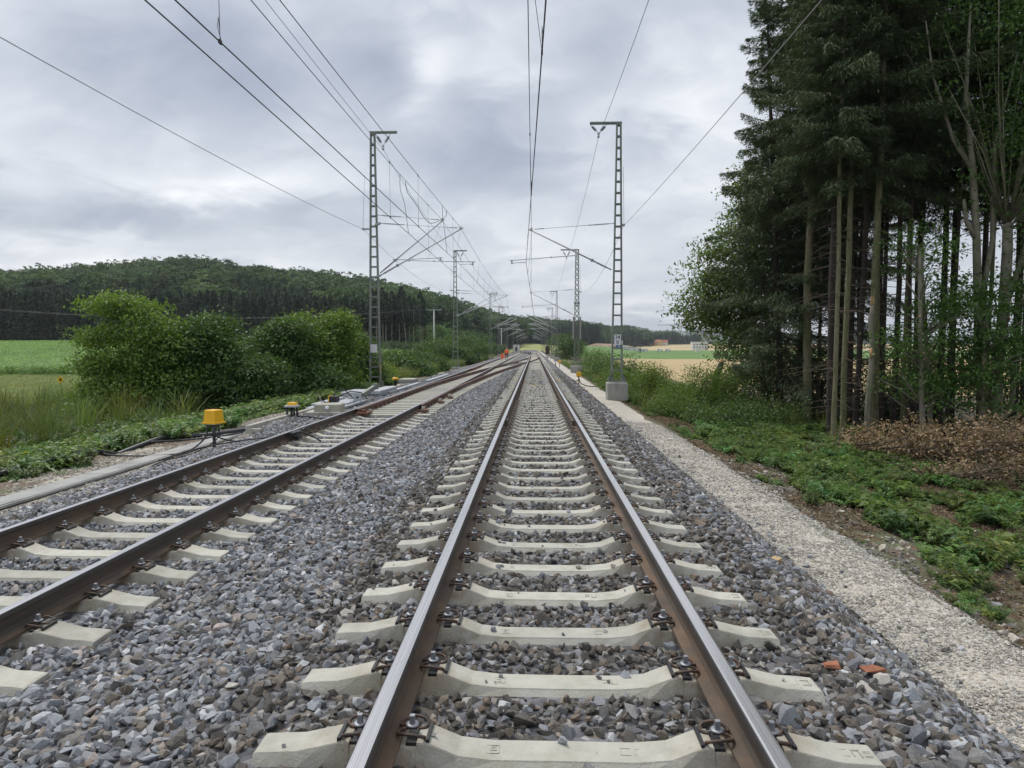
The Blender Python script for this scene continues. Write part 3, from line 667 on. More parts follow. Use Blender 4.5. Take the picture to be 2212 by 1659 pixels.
def mast(name, x, y, zb, H, wb, wt, label, arm_dir, arm_len, cants=(), lattice=False, found=(.92,.9,.8), ins=None, earth=None, detail=True, group='overhead line masts'):
    """cants: (tip x, tip z, foot z, y offset, tube left x, z, tube right x, z, steady arm tip x, z)"""
    root = empty(name, (x, y, zb), label, 'mast', group)
    f = MB(); f.box((0,0,-found[2]/2),(found[0],found[1],found[2]), bev=.03); f.box((0,0,.02),(wb+.16,.42,.04), bev=.01); f.build('foundation', K['foundation'], root)
    m = MB(); ladder(m, H, wb, wt, .20, max(6, int(H/.49)), lattice=lattice)
    if lattice: m.box((0,0,H*.545),(wb*.5+wt*.5+.12,.34,.10)); m.box((0,0,H*.525),(wb*.5+wt*.5+.10,.32,.04))
    for s_ in (-1,1):
        m.beam((s_*(wb/2+.10),0,.04),(s_*(wb/2-.03),0,.34),.05,.16)
    m.build('mast_frame', K['mast'], root)
    if arm_len:
        a = MB(); x0 = -arm_dir*(wt/2+.02); x1 = arm_dir*arm_len
        a.box(((x0+x1)/2,0,H+.045),(abs(x1-x0),.12,.085)); a.box(((x0+x1)/2,0,H-.01),(abs(x1-x0)*.98,.05,.03)); a.build('crossarm', K['mast'], root)
        if ins:
            ix, iz = ins; k = MB()
            for xx in (ix-.38*1, ix+.38):
                p0, p1 = Vector((xx,0,H-.02)), Vector((ix,0,iz+.16)); d = p1-p0
                k = MB(); k.tube([p0, p0+d*.25], .012, 6); insulator(k, p0+d*.22, p0+d*.72, .068, 7, .032); k.tube([p0+d*.68, p1], .012, 6); k.build('insulator', K['insul'], root)
            k = MB(); k.box((ix,0,iz+.13),(.10,.02,.10)); k.tube([(ix,0,iz+.1),(ix,0,iz-.02)], .015, 6); k.box((ix,0,iz),(.10,.14,.05)); k.build('suspension_clamp', K['galv'], root)
    if earth is not None:
        k = MB(); s_ = -arm_dir; ex, ez = earth
        k.box((ex*.75,0,ez),(abs(ex)*.6,.12,.07)); k.box((ex,0,ez),(.10,.16,.09)); k.tube([(ex,-.05,ez+.06),(ex*.92,-.05,ez+1.2),(ex*.8,-.02,ez+2.6)], .009, 5); k.build('earth_wire_bracket', K['galv'], root)
    for (tx, tz, fz, yo, lx, l_z, rx, rz_, sx, sz) in cants:
        c = empty('cantilever', (0,0,0)); c.parent = root
        sg = 1 if tx > 0 else -1; wx = wb+(wt-wb)*fz/H; fx = sg*(wx/2+.08); tie = tz+.30
        if abs(yo) > .05:
            b = MB()
            b.beam((sg*wx/2-sg*.1,0,fz),(fx+sg*.12,yo,fz),.09,.10); tq = wb+(wt-wb)*tie/H; b.beam((sg*tq/2-sg*.1,0,tie),(sg*(tq/2+.24),yo,tie),.09,.10)
            b.build('bracket', K['galv'], c)
            fx += sg*.12
        p0, p1 = Vector((fx,yo,fz)), Vector((tx,yo,tz)); d = (p1-p0).normalized()
        k = MB(); k.tube([p0+d*.95, p1+d*.10], .036, 10); k.tube([p1-d*.02,p1+d*.14], .044, 8); k.box(p1+Vector((0,0,.06)),(.10,.10,.10)); k.build('diagonal_tube', K['alu'], c)
        k = MB(); k.tube([p0,p0+d*.22], .03, 8); insulator(k, p0+d*.2, p0+d*.82, .062, 8, .03); k.tube([p0+d*.8,p0+d*1.0], .036, 8); k.box(p0+d*.98,(.13,.09,.13)); k.build('tube_insulator', K['insul'], c)
        tw_ = wb+(wt-wb)*tie/H; q0, q1 = Vector((sg*(tw_/2+(.22 if abs(yo) > .05 else -.02)),yo,tie)), Vector((tx-sg*.2,yo,tz+.06)); e = (q1-q0).normalized()
        k = MB(); k.tube([q0,q0+e*.25], .016, 6); insulator(k, q0+e*.22, q0+e*1.0, .05, 9, .016); k.tube([q0+e*.98,q0+e*1.2], .022, 6); k.build('rod_insulator', K['insul'], c)
        k = MB(); k.tube([q0+e*1.15,q1], .011, 6); k.tube([q1-e*.35,q1+e*.05],.022,6); k.build('tie_rod', K['galv'], c)
        if detail:
            k = MB(); k.tube([(lx,yo,l_z),(rx,yo,rz_)], .021, 8); k.box((rx,yo,rz_),(.12,.08,.10)); k.box((lx+(rx-lx)*.62,yo,l_z+(rz_-l_z)*.62),(.05,.06,.09)); k.build('steady_tube', K['alu'], c)
            ux = lx if abs(sx-lx) < abs(sx-rx)+9 and abs(sx-lx) > .15 else lx
            k = MB(); k.box((ux+(.12 if sx > ux else -.12),yo,l_z-.07),(.07,.06,.18)); k.tube([(ux+(.12 if sx > ux else -.12),yo,l_z-.13),((ux+sx)/2,yo,l_z-.10),(sx,yo,sz+.02)], .013, 6); k.build('registration_arm', K['galv'], c)
            k = MB(); k.tube([(lx+(rx-lx)*.3,yo,l_z+(rz_-l_z)*.3),p1], .004, 5); k.build('hanger_wire', K['wire'], c)
    return root
R1X, R1Y, R1Z, R1H = 3.81, 31.5, -.145, 11.68
m_r1 = mast('lattice_mast', R1X, R1Y, R1Z, R1H, .54, .235, 'tall olive ladder mast on a concrete block carrying the 34 over 0 sign', -1, 1.30,
     [(-.126-R1X, 6.80-R1Z, 5.0-R1Z, 0, -1.143-R1X, 5.44-R1Z, 1.95-R1X, 5.66-R1Z, -.37-R1X, 5.33-R1Z)], ins=(2.894-R1X, 10.97-R1Z), earth=(.26, 7.02-R1Z))
K['ink'] = mat('black_lettering', (.015,.015,.018), .6, .05, 4)
def text_mesh(s, size):
    cu = bpy.data.curves.new('digits', 'FONT'); cu.body = s; cu.size = size; cu.align_x = 'CENTER'; cu.extrude = .0015; cu.offset = .003
    o = bpy.data.objects.new('digits', cu); C.objects.link(o); bpy.context.view_layer.update()
    me = bpy.data.meshes.new_from_object(o.evaluated_get(bpy.context.evaluated_depsgraph_get())); bpy.data.objects.remove(o); me.materials.clear(); return me
sg = MB(); sg.box((0,0,0),(.30,.012,.50), mi=0); sg.box((0,-.0075,.0),(.22,.003,.006), mi=1); sg.box((0,.02,.0),(.26,.03,.04), mi=2)
for z_ in (.245,-.245): sg.box((0,-.007,z_),(.30,.003,.008), mi=1)
sg_ = tag(sg.build('kilometre_sign', [K['white'],K['ink'],K['mast']], m_r1, (.005,-.15,1.96)), 'white sign with black 34 above a line and 0 below')
for s_, zz in (('34', .045), ('0', -.19)):
    t_ = link('lettering', text_mesh(s_, .23), sg_, [K['ink']], (0,-.0085,zz)); t_.rotation_euler = (math.pi/2,0,0)
b = MB(); b.box((.215,-.15,1.83),(.055,.012,.18)); b.build('number_plate', K['white'], m_r1)
b = MB(); b.tube([(-.33,-.2,-.75),(-.36,-.2,-.1),(-.27,-.16,.25),(-.24,-.13,.55)], .012, 6); b.build('earth_cable', K['hose'], m_r1)
L1X, L1Y, L1Z, L1H = -7.92, 33.8, -.56, 12.5
m_l1 = mast('lattice_mast', L1X, L1Y, L1Z, L1H, .60, .245, 'tall olive ladder mast left of the tracks with two cantilevers and a blank white plate', 1, 1.20,
     [(-4.53-L1X, 7.68-L1Z, 5.14-L1Z, .0, -6.875-L1X+2.37, 5.68-L1Z+.2, -6.9-L1X, 5.78-L1Z, -4.51-L1X, 5.64-L1Z),
      (-3.56-L1X, 7.18-L1Z, 4.96-L1Z, -.55, -2.85-L1X, 5.60-L1Z, -6.1-L1X, 5.68-L1Z, -3.56-L1X, 5.46-L1Z)], found=(1,.95,.8), ins=(-7.41-L1X, 11.17-L1Z), earth=(-.52, 7.30-L1Z))
b = MB(); b.box((-.03,-.15,1.97),(.33,.012,.41)); b.box((-.03,-.157,1.97),(.29,.003,.005)); b.build('blank_plate', K['white'], m_l1)
b = MB(); b.box((.30,-.15,.95),(.05,.05,.45), bev=.01); b.build('timber_strip', mat('pine_strip',(.48,.33,.16),.8,.15,10), m_l1)
mast('lattice_mast', 4.05, 65, -.30, 10.9, .56, .34, 'olive mast with crossed lattice bracing, second on the right side', -1, 1.55,
     [(-.29-4.05, 6.62+.30, 4.55+.30, 0, -1.2-4.05, 5.35+.3, 2.0-4.05, 5.5+.3, -.1-4.05, 5.3+.3)], lattice=True, found=(1.1,1.0,.8), ins=(-1.0, 10.1), earth=(.36, 7.0))
b = MB(); b.box((-.33,-.1,3.6),(.10,.5,2.1), bev=.02); b.box((.33,-.1,3.6),(.10,.5,2.1), bev=.02)
b.build('tension_weight', K['foundation'], C.objects['lattice_mast.002'])
mast('lattice_mast', -7.9, 68.5, -.55, 11.6, .58, .25, 'olive ladder mast on a square block, second on the left side', 1, 1.2,
     [(-3.75+7.9, 6.88+.55, 4.75+.55, .3, -3.2+7.9, 5.6+.55, -6.3+7.9, 5.5+.55, -3.9+7.9, 5.5+.55),(-2.75+7.9, 6.55+.55, 4.62+.55, -.6, -2.5+7.9, 5.5+.55, -5.9+7.9, 5.45+.55, -3.2+7.9, 5.4+.55)], found=(1.25,1.1,.8), ins=(.52, 10.75), earth=(-.45, 7.7))
def plain_cant(x, h0, sgn, two):
    l = [(sgn*3.9, 6.75+h0, 4.9+h0, 0, sgn*4.6, 5.5+h0, sgn*2.0, 5.55+h0, sgn*3.6, 5.35+h0)]
    if two: l.append((sgn*4.7, 6.5+h0, 4.75+h0, -1.2, sgn*5.0, 5.5+h0, sgn*2.2, 5.5+h0, sgn*4.0, 5.35+h0))
    return l
for k, (x, y, H, two, lb) in enumerate([(4.0,121,11.6,True,'third mast on the right side, ladder type beside a dense green bush'),(3.95,148,10.2,True,'fourth mast on the right, close behind the third'),(3.8,200,10.5,False,'fifth mast on the right, small in the distance'),
    (3.9,243,11.5,False,'sixth mast on the right, small in the distance'),(3.9,300,11,True,'seventh mast on the right, far away'),(3.9,360,11,True,'eighth mast on the right, farthest away'),
    (-7.9,123.5,11.4,True,'third mast on the left, behind the two workers'),(-7.9,154,10.8,True,'fourth mast on the left with a curved top wire'),(-7.9,201,10.5,True,'fifth mast on the left, small in the distance'),
    (-7.9,259,11,True,'sixth mast on the left, small in the distance'),(-7.8,320,11,True,'seventh mast on the left, far away'),(-7.7,380,11,False,'eighth mast on the left, farthest away')]):
    s_ = -1 if x > 0 else 1
    mast('lattice_mast', x, y, -.35, H, .55, .25, lb, s_, 1.2 if k not in (2,) else .8, plain_cant(x, .35, s_, two), found=(1,1,.7), ins=(s_*.8, H-.75), earth=(-s_*.4, 7.0), detail=y < 160)
# ---------------------------------------------------------------- wires
def span(a, b, sag, n=24):
    a, b = Vector(a), Vector(b)
    return [a.lerp(b, i/n)-Vector((0,0,4*sag*(i/n)*(1-i/n))) for i in range(n+1)]
def chain(pts, sags, n=22):
    out = []
    for i in range(len(pts)-1): out += span(pts[i], pts[i+1], sags[i], n)[(1 if i else 0):]
    return out
def at_y(poly, y):
    for a, b in zip(poly[:-1], poly[1:]):
        if a.y <= y <= b.y: return a.lerp(b, (y-a.y)/(b.y-a.y))
    return poly[-1]
def line(name, poly, label, cat, r=.008, group=None):
    m = MB(); m.tube(poly, r, 6); return tag(m.build(name, K['wire_light' if cat == 'earth wire' else 'wire']), label, cat, group)
def catenary(label, mpts, msag, cpts, csag, drops):
    root = empty('overhead_line', (mpts[1][0], 0, 5.4), label, 'overhead line', 'overhead contact lines')
    off = Vector((mpts[1][0], 0, 5.4))
    mp = [p-off for p in chain([Vector(p) for p in mpts], msag)]; cp = [p-off for p in chain([Vector(p) for p in cpts], csag)]
    m = MB(); m.tube(mp, .0078, 6); m.build('messenger_wire', K['wire'], root)
    m = MB(); m.tube(cp, .0095, 6); m.build('contact_wire', K['wire'], root)
    for y in drops:
        a, b = at_y(mp, y), at_y(cp, y); m = MB(); m.tube([a, b], .0042, 5)
        if y < 60:
            m.box(a,(.03,.06,.05)); m.box(b,(.025,.07,.05)); m.tube([b+Vector((0,.03,.03)),b+Vector((.01,-.09,.16)),b+Vector((0,-.04,.30)),b+Vector((0,0,.12))], .004, 5)
        m.build('dropper', K['wire'], root)
    return mp, cp, off
mainline = catenary('thin overhead line above the middle track', [(-.05,-28,6.95),(-.126,31.5,6.86),(-.29,65,6.68),(.1,121,6.8),(0,148,6.8),(.1,200,6.8),(0,243,6.8),(.1,300,6.8),(0,360,6.8)], [.28,.5,.7,.3,.5,.4,.5,.5],
   [(.35,-28,5.30),(.13,7.2,5.22),(-.37,31.5,5.32),(-.1,65,5.3),(.2,121,5.3),(-.1,148,5.3),(.2,200,5.3),(0,243,5.3),(.2,300,5.3),(0,360,5.3)], [.02,.02,.05,.05,.03,.03,.03,.03,.03], [8.9,17,25,36,43,50,57,72,80,88,96,104,112,130,160,175])
la = catenary('overhead line of the left track fixed to the upper cantilever of the near mast', [(-4.5,-28,7.7),(-4.53,33.8,7.74),(-3.75,68.5,6.95),(-4.0,123.5,6.8),(-4.0,154,6.8),(-4,201,6.8),(-4,259,6.8),(-4,320,6.8)], [.78,.4,.5,.3,.5,.5,.5],
   [(-4.55,-28,5.5),(-4.5,8,5.48),(-4.51,33.8,5.62),(-3.9,68.5,5.5),(-4.2,123.5,5.2),(-4,154,5.2),(-4.2,201,5.2),(-4,259,5.2),(-4.2,320,5.2)], [.01,.02,.03,.03,.03,.03,.03,.03], [21.5,29.3,41,48,56,63,78,90,102,114])
lb_ = catenary('overhead line of the left track fixed to the lower cantilever of the near mast', [(-4.9,-28,7.4),(-3.56,33.25,7.25),(-2.75,68,6.62),(-4.1,123.5,6.6)], [.35,.35,.5],
   [(-4.15,-28,5.4),(-4.1,7.9,5.43),(-3.56,33.25,5.45),(-3.2,68,5.45),(-4.1,123.5,5.9)], [.01,.02,.03,.05], [8.95,22.5,30.6,42,50,58,75,88])
line('feeder_wire', chain([Vector(p) for p in ((-7.41,-28,11.15),(-7.41,33.8,11.15),(-7.38,68.5,10.3),(-7.1,123.5,10.4),(-7.1,154,9.9))], [.19,.5,.7,.3]), 'feeder wire hung from the crossarms of the left masts', 'feeder wire', .008)
line('feeder_wire', chain([Vector(p) for p in ((2.9,-28,11.0),(2.894,31.5,10.95),(3.05,65,9.8),(3.2,121,10.5),(3.15,148,9.1))], [.98,.5,.8,.3]), 'feeder wire hung from the crossarms of the right masts', 'feeder wire', .008)
line('earth_wire', chain([Vector(p) for p in ((-8.45,-28,7.3),(-8.44,33.8,7.30),(-8.35,68.5,7.15),(-8.3,123.5,6.7),(-8.3,154,6.7))], [1.0,.75,1.5,.5]), 'sagging earth wire on the outer side of the left masts', 'earth wire', .0085)
line('earth_wire', chain([Vector(p) for p in ((4.07,-28,7.0),(4.07,31.5,7.0),(4.4,65,6.7),(4.4,121,6.7),(4.35,148,6.7))], [.66,.9,1.3,.5]), 'sagging earth wire on the outer side of the right masts', 'earth wire', .0085)
# power jumpers between the two left lines
def loop(pts, label, r=.010):
    q = []
    P_ = [np.array(p, float) for p in pts]
    for i in range(len(P_)-1):
        a = [P_[max(0,min(len(P_)-1,i+o))] for o in (-1,0,1,2)]
        for k in range(8):
            t = k/8; q.append(tuple(.5*((2*a[1])+(-a[0]+a[2])*t+(2*a[0]-5*a[1]+4*a[2]-a[3])*t*t+(-a[0]+3*a[1]-3*a[2]+a[3])*t**3)))
    q.append(tuple(P_[-1])); m = MB(); m.tube(q, r, 6); tag(m.build('jumper_cable', K['wire']), label, 'jumper cable', 'jumper cables of the left overhead lines')
def on(l, w_, y): 
    p = at_y(l[w_], y)+l[2]; return (p.x, p.y, p.z)
a0 = on(la,0,24.2); b0 = on(lb_,0,28.6)
loop([a0, (a0[0]+.03,a0[1]+.15,a0[2]-.35), (a0[0]+.16,25.2,6.75), (-4.13,26.6,6.33), (-3.98,27.9,6.55), (b0[0]-.02,28.6,b0[2]-.25), (b0[0],28.6,b0[2])], 'black jumper cable hanging in a U between the two left messenger wires', .011)
a1 = on(la,0,23.2); c1 = on(la,1,24.6); loop([a1,(a1[0],23.25,a1[2]-.5),(a1[0]+.02,23.9,(a1[2]+c1[2])/2),c1], 'thin jumper cable down to the farther contact wire of the left track', .009)
b1 = on(lb_,0,27.6); c2 = on(lb_,1,28.8); loop([b1,(b1[0],27.7,b1[2]-.5),(b1[0],28.2,(b1[2]+c2[2])/2),c2], 'thin jumper cable down to the nearer contact wire of the left track', .009)
# ---------------------------------------------------------------- foliage builders
def spruce(seed, H, cb, R, nb=90, dens=1.0, taper=1.0, edge=0.):
    """crown of a spruce: needle sprays on drooping boughs; edge>0 keeps boughs longer on the -x side"""
    r = np.random.default_rng(seed); cs, ds, ns, ls, ws = [], [], [], [], []; boughs = []
    hs = cb+(H-cb)*np.sort(r.random(nb))**1.15
    for i, h in enumerate(hs):
        an = i*2.39996+r.normal(0,.3); f = (H-h)/(H-cb); L = R*(f**.75*.95+.08)*r.choice([.5,.75,.95,1.1,1.25])*r.uniform(.85,1.15)
        if edge: L *= 1+edge*max(0,-math.cos(an))
        dr = np.array([math.cos(an), math.sin(an), 0]); lat = np.array([-dr[1], dr[0], 0])
        up = .28*(1-f)-.05*f+r.normal(0,.16); droop = (.26*f+.06)*r.uniform(.4,1.5)
        pt = lambda t: np.array([0,0,h])+dr*L*t+np.array([0,0,1])*(up*L*t-droop*L*t*t+.10*L*t**4)
        boughs.append([tuple(pt(t)) for t in (0,.35,.7,1)])
        n = int(L*150*dens)+24
        t = r.uniform(.12,1.0,n)**.8
        P = np.array([0,0,h])+dr*(L*t)[:,None]+np.array([0,0,1.])*(up*L*t-droop*L*t*t+.10*L*t**4)[:,None]
        w_ = (.30*L*(1-t)**.75+.05)*r.uniform(-1,1,n)
        d = dr*r.uniform(.25,1,n)[:,None]+lat*(np.sign(w_)*r.uniform(.0,.9,n))[:,None]+r.normal(0,.14,(n,3)); d[:,2] -= r.uniform(-.35,.8,n)
        P = P+lat*w_[:,None]+np.array([0,0,-1.])*(np.abs(w_)*r.uniform(.0,.7,n)+r.random(n)**3*.35)[:,None]+r.normal(0,.02,(n,3))
        cs.append(P); ds.append(d); nn = r.normal(0,.5,(n,3)); nn[:,2] += 1; ns.append(nn); ls.append(r.uniform(.12,.32,n)); ws.append(r.uniform(.022,.046,n))
    n = 60; t = r.random(n); P = np.stack([r.normal(0,.12,n), r.normal(0,.12,n), H-1.6*t],1); cs.append(P); d = r.normal(0,1,(n,3)); d[:,2] = np.abs(d[:,2])*.6; ds.append(d); ns.append(r.normal(0,1,(n,3))); ls.append(np.full(n,.28)); ws.append(np.full(n,.07))
    V, F = leaf_quads(np.concatenate(cs), np.concatenate(ds), np.concatenate(ns), np.concatenate(ls), np.concatenate(ws))
    return np_mesh('spruce_crown', V, F, [K['needles']]), boughs
def trunk_mesh(pts, rs, bark, n=12, sticks=0, seed=0, boughs=(), z0=1.5, z1=9, cuts=()):
    m = MB(); r = random.Random(seed)
    pp, rr = [], []
    for i in range(len(pts)-1):
        for k in range(4):
            t = k/4; p = Vector(pts[i]).lerp(Vector(pts[i+1]), t); pp.append(p+Vector((r.uniform(-1,1),r.uniform(-1,1),0))*rs[i]*.08); rr.append((rs[i]*(1-t)+rs[i+1]*t)*r.uniform(.96,1.04))
    pp.append(Vector(pts[-1])); rr.append(rs[-1])
    m.tube(pp, rr, n)
    rad_at = lambda z: np.interp(z, [p.z for p in pp], rr); cen = lambda z: (np.interp(z, [p.z for p in pp], [p.x for p in pp]), np.interp(z, [p.z for p in pp], [p.y for p in pp]))
    for i in range(sticks):
        z = r.uniform(z0, z1); an = r.uniform(0, 6.28); L = r.choice([.08,.12,.3,.8,1.3,1.9])*r.uniform(.6,1.2); c = cen(z); d = Vector((math.cos(an),math.sin(an),r.uniform(-.35,.15)))
        p = Vector((c[0],c[1],z)); q = [p, p+d*(rad_at(z)+L*.5), p+d*(rad_at(z)+L)+Vector((0,0,-.08*L))]
        m.tube(q, [.016,.011,.004], 5, mi=1)
    for b in boughs:
        m.tube(b, [.028,.02,.012,.004], 5, mi=1)
    for (z, an, rr_) in cuts:
        c = cen(z); d = Vector((math.cos(an), math.sin(an), .15)).normalized(); p = Vector((c[0],c[1],z))+d*(rad_at(z)-.02)
        m.tube([p, p+d*.07], rr_, 10, mi=0); m.lathe([(rr_*.93,0),(rr_*.9,.006)], p+d*.07, 10, mi=2, axis=d)
    return m.mesh('trunk', [bark, K['twig'], K['cut']])
def leaf_cloud(seed, blobs, n_cl, per, size, m, spread=.28, flat=.5, shell=.72, out=.6):
    """leaves in twig-end clusters over ellipsoids (centre, radii, weight)"""
    r = np.random.default_rng(seed); wts = np.array([b[2] for b in blobs], float); wts /= wts.sum(); which = r.choice(len(blobs), n_cl, p=wts)
    c = np.array([b[0] for b in blobs])[which]; R = np.array([b[1] for b in blobs])[which]
    u = unit(r.normal(0,1,(n_cl,3))); q_ = r.random(n_cl); rr = np.where(q_ < shell, r.uniform(.78,1.08,n_cl), r.uniform(.2,.8,n_cl)); rr = np.where(q_ < .13, r.uniform(1.08,1.36,n_cl), rr)
    cl = c+u*R*rr[:,None]
    own = np.repeat(np.arange(n_cl), per); N_ = len(own)
    off = r.normal(0, 1, (N_,3))*spread; off[:,2] *= flat
    P = cl[own]+off; o_ = unit(u[own]+r.normal(0,.45,(N_,3)))
    d = unit(o_*out+r.normal(0,.6,(N_,3))); d[:,2] -= .25
    nrm = r.normal(0,.55,(N_,3)); nrm[:,2] += 1.0; nrm += u[own]*.5
    l = size*r.uniform(.65,1.3,N_)
    V, F = leaf_quads(P, d, nrm, l, l*r.uniform(.45,.62,N_), .12)
    return np_mesh('foliage', V, F, [m]), cl
def stems_mesh(base, targets, r0, bark, seed, via=.45, jitter=.2):
    m = MB(); r = random.Random(seed)
    for t in targets:
        b = Vector(base)+Vector((r.uniform(-.15,.15),r.uniform(-.15,.15),-.1)); t = Vector(t); mid = b.lerp(t, via)+Vector((r.uniform(-1,1)*jitter,r.uniform(-1,1)*jitter,(t.z-b.z)*.12))
        q = [b, b.lerp(mid,.5)+Vector((r.uniform(-1,1)*.06,r.uniform(-1,1)*.06,0)), mid, mid.lerp(t,.55)+Vector((0,0,.06)), t]
        m.tube(q, [r0,r0*.8,r0*.6,r0*.38,r0*.12], 6)
    return m.mesh('stems', [bark])
def shrub(name, label, x, y, blobs, n_cl, per, size, lm, seed, group=None, cat='shrub', bark='bark_dark', spread=.28, z=None, r0=.05, shell=.72, stems=26):
    z = float(T(x, y)) if z is None else z
    root = empty(name, (x, y, z), label, cat, group)
    me, cl = leaf_cloud(seed, blobs, n_cl, per, size, K[lm], spread, shell=shell)
    link('foliage', me, root)
    link('stems', stems_mesh((0,0,0), [tuple(c) for c in cl[:stems]], r0, K[bark], seed), root)
    return root
# ---------------------------------------------------------------- spruces of the wood on the right
SP = []
for i, (H, cb, R, nb, e) in enumerate([(25,9.8,2.8,112,0),(26,10.8,3.0,116,0),(24,9.2,2.6,108,0),(20,2.0,3.1,165,.15),(25,5.2,3.5,150,.1),(22,13.5,1.7,70,0)]):
    SP.append((spruce(40+i, H, cb, R, nb, 1.35, edge=e), H, cb))
def spruce_tree(k, x, y, dia, label, bark='bark', lean=(0,0), sc=1.0, rz=None, group='spruces of the dark wood', sticks=80):
    (cm, boughs), H, cb = SP[k]; z = float(T(x,y))-.1; root = empty('spruce_tree', (x,y,z), label, 'spruce', group)
    root.rotation_euler = (lean[1], lean[0], rnd.uniform(0,6.28) if rz is None else rz); root.scale = (sc,sc,sc)
    rb = dia/2/sc
    link('trunk', trunk_mesh([(0,0,-.2),(0,0,.25),(rnd.uniform(-.06,.06),0,2.5),(rnd.uniform(-.12,.12),.03,6),(rnd.uniform(-.1,.1),.03,10),(0,0,15),(0,0,H-.3)], [rb*1.6,rb*1.15,rb,rb*.92,rb*.82,rb*.6,.02], K[bark], 12, sticks, int(x*100+y), boughs, 1.2, max(cb+1,3)), root)
    link('crown', cm, root)
    return root
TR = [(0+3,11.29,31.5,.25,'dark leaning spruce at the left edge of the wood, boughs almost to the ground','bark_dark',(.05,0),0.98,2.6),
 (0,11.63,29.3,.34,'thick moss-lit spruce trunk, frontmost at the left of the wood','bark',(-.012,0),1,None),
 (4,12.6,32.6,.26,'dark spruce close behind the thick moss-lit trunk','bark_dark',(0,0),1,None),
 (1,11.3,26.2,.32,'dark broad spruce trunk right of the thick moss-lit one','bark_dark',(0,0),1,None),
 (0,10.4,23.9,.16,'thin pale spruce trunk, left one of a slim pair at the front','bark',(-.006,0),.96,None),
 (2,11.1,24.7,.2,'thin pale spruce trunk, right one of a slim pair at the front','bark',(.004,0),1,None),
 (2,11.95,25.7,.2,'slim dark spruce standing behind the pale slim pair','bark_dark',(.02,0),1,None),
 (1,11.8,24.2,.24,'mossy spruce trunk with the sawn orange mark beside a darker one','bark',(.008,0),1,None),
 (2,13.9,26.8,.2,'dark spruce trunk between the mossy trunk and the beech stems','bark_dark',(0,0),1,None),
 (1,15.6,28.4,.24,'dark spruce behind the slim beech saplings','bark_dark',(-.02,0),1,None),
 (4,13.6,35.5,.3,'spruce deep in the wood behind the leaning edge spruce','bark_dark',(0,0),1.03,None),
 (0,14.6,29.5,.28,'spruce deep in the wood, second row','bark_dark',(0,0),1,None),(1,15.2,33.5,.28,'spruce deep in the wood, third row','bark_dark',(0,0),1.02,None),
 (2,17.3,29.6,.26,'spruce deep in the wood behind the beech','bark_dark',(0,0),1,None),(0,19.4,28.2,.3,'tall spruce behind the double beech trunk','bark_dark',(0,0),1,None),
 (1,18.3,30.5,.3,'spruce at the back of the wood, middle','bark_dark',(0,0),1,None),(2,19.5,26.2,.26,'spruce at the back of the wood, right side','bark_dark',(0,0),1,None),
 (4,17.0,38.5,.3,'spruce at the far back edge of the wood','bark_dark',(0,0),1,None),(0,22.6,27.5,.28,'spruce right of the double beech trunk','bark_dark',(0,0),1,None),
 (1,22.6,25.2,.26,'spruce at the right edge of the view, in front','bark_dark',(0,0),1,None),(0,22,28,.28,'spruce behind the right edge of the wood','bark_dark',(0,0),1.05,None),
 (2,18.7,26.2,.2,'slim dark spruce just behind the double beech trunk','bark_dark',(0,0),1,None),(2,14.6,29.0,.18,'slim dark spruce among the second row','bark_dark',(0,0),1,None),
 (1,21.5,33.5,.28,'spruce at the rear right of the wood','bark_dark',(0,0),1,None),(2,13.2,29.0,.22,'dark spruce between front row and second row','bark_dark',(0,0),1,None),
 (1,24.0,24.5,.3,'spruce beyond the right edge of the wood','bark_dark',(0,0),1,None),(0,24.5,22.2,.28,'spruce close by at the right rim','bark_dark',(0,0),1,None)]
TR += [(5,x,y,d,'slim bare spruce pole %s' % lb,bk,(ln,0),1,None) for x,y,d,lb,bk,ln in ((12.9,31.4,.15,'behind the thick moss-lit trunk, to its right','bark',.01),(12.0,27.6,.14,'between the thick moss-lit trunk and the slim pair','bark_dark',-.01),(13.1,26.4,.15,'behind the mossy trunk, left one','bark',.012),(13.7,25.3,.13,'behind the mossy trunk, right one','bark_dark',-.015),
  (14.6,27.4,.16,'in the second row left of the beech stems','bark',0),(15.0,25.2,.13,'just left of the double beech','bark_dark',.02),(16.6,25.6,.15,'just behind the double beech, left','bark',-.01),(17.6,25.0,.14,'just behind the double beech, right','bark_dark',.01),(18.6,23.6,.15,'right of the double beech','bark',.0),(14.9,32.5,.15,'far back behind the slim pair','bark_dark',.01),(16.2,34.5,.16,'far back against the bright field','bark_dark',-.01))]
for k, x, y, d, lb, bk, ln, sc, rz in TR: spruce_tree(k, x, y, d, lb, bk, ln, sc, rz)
# light-leaved maple at the left rim of the wood
def broadleaf(name, label, x, y, trunk_pts, trunk_rs, bark, blobs, ncl, per, size, lm, seed, cat='tree', spread=.3, stems=30, cuts=(), extra=(), shell=.7, group=None):
    z = float(T(x,y))-.05; root = empty(name, (x,y,z), label, cat, group)
    me, cl = leaf_cloud(seed, blobs, ncl, per, size, K[lm], spread, shell=shell); link('crown', me, root)
    tm = trunk_mesh(trunk_pts, trunk_rs, K[bark], 12, 0, seed, cuts=cuts); link('trunk', tm, root)
    r = random.Random(seed); m = MB(); T_ = [Vector(p) for p in trunk_pts]
    for c in cl[:stems]:
        c = Vector(tuple(c)); base = min((T_[i].lerp(T_[i+1], f) for i in range(len(T_)-1) for f in (0,.5)), key=lambda p: (p-c).length+max(0,(p.z-c.z+.8))*2)
        mid = base.lerp(c,.5)+Vector((r.uniform(-.15,.15),r.uniform(-.15,.15),.12)); m.tube([base,mid,c],[.03,.02,.006],6)
    for pts, rs in extra: m.tube(pts, rs, 8)
    m.build('branches', K[bark], root); return root
